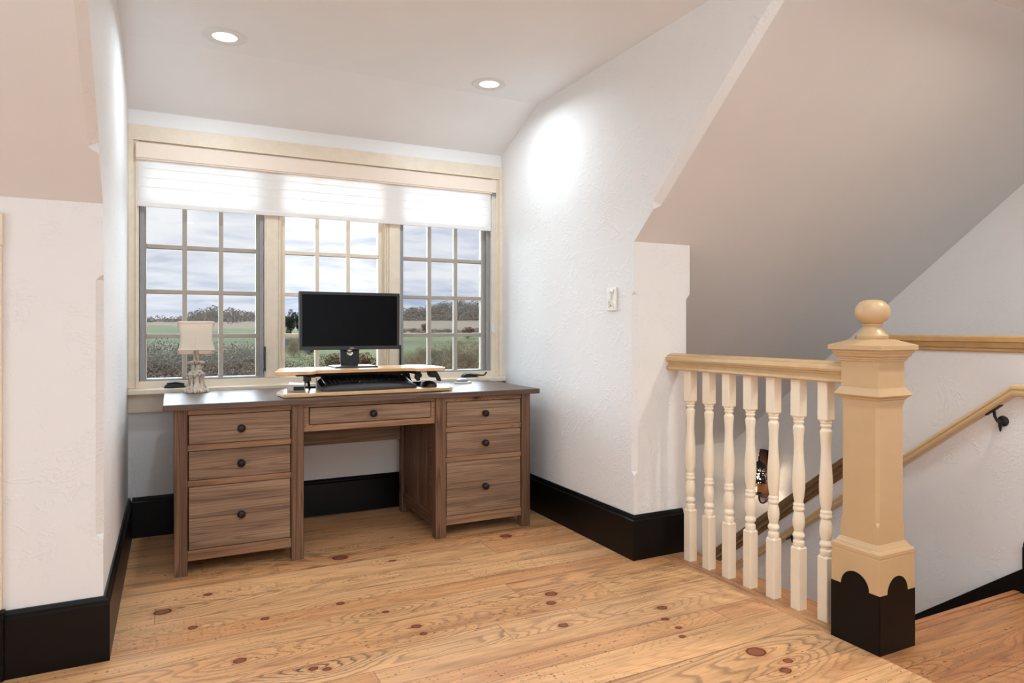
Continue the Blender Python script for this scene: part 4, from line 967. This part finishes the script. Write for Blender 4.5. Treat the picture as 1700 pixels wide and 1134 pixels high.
# thickets of scrub close below the left and right windows, and the hedge along the field: continuous growth, one object each
def thicket(name, label, spots, mat, cat='scrub'):      # spots: (distance, image column of the bush, row of its top, width factor)
    cards = []; base = None
    for d, u, v, wide in spots:
        a = (u - 850) / FPX * d; x, y = world_at(d, a); g_ = ground(d) - .1; s_ = max(.2, (1.12 - (v - 545.9) / FPX * d - g_) / 3.4)
        if base is None: base = Vector((x, y, g_))
        for c, t1, t2 in foliage_cards(rng, 5200 if d < 100 else 1200, 1.85, 1.6, .042 if d < 100 else .12, 15, .3):
            cards.append((Vector((x + c.x * s_ * wide, y + c.y * s_ * wide, g_ + c.z * s_)) - base, t1 * s_, t2 * s_))
    o = cards_mesh(name, cards, mat); o.location = base; tag(o, label, cat, kind='stuff'); return o
sp = [(rng.uniform(30, 38), u, 566 + rng.uniform(-4, 7), 1.25) for u in (236, 262, 288, 314, 338, 362, 388, 412, 436)]
sp += [(rng.uniform(20, 25), u, 592 + rng.uniform(-6, 8), 1.2) for u in (248, 276, 302, 330, 356, 384, 408, 432)]
thicket('scrub', 'bare grey brown scrub growing below the hill seen through the left window', sp, 'brush_twigs')
sp = [(rng.uniform(42, 50), u, v + rng.uniform(-3, 4), 1.1) for u, v in ((684, 592), (700, 580), (722, 572), (742, 566), (762, 562), (782, 560), (800, 558))]
sp += [(rng.uniform(28, 34), u, v + rng.uniform(-3, 4), 1.1) for u, v in ((675, 598), (694, 590), (716, 594), (738, 588), (760, 584), (784, 590), (806, 586))]
sp += [(rng.uniform(52, 58), u, v, 1.1) for u, v in ((672, 582), (688, 584), (704, 576))]
thicket('scrub', 'brown autumn scrub growing below the fields seen through the right window', sp, 'autumn_brush')
sp = [(rng.uniform(147, 153), 664 + k * 9.6, 545.5 + rng.uniform(-2.5, 2), 2.2) for k in range(15)]
thicket('hedge', 'dark hedge along the lower edge of the tan field in right window', sp, 'olive_leaves', 'hedge')
plant('conifer', 120, 483, 511, 'dark evergreen tree by the left edge of the monitor')
plant('conifer', 126, 497, 516, 'dark evergreen tree partly behind the monitor edge', None, 1.1)
plant('russet', 163, 706, 536, 'small dark brown tree standing alone in the tan field')
plant('russet', 118, 776, 541, 'russet tree at the edge of the tan field in right window', None, 1.5)
plant('yellow', 62, 488, 561, 'yellow green tree below the monitor beside the grey roof')
plant('russet', 46, 552, 583, 'orange autumn tree just left of the monitor stand')
plant('russet', 44, 606, 581, 'orange autumn tree just right of the monitor stand')
plant('brush', 40, 530, 586, 'bare brown shrub on the lawn left of monitor stand', None, 1.0, 'shrub', 'shrub')
plant('olive', 66, 512, 574, 'dark green shrub at far edge of the lawn', None, 1.5, 'shrub', 'shrub')
# farm house
def house(name, label, d, u, w_, h_, rot):
    a = (u - 850) / FPX * d; x, y = world_at(d, a); g_ = ground(d)
    t_ = thing('house', label, 'house', (x, y, g_), rot)
    MB().box(-w_ / 2, w_ / 2, -w_ * .35, w_ * .35, -.5, h_).build('walls', 'house_wall', t_)
    MB().prism([(-w_ / 2 - .2, -w_ * .42, h_ - .1), (-w_ / 2 - .2, w_ * .42, h_ - .1), (-w_ / 2 - .2, 0, h_ + w_ * .28)], (w_ + .4, 0, 0)).build('roof', 'house_roof', t_)
    wv = MB()
    for k in (-.3, 0, .3): wv.box(w_ * k - .3, w_ * k + .3, -w_ * .352, -w_ * .34, h_ * .35, h_ * .75)
    wv.build('windows', 'house_roof', t_)
house('house', 'small pale house with grey roof left of the yellow tree', 70, 474, 2.6, .9, .4)
# tall mesh of thin wild stems on the lawn
for k in list(PROTO):
    if not PROTO[k][1]:
        for c in list(PROTO[k][0].children): bpy.data.objects.remove(c)
        bpy.data.objects.remove(PROTO[k][0])
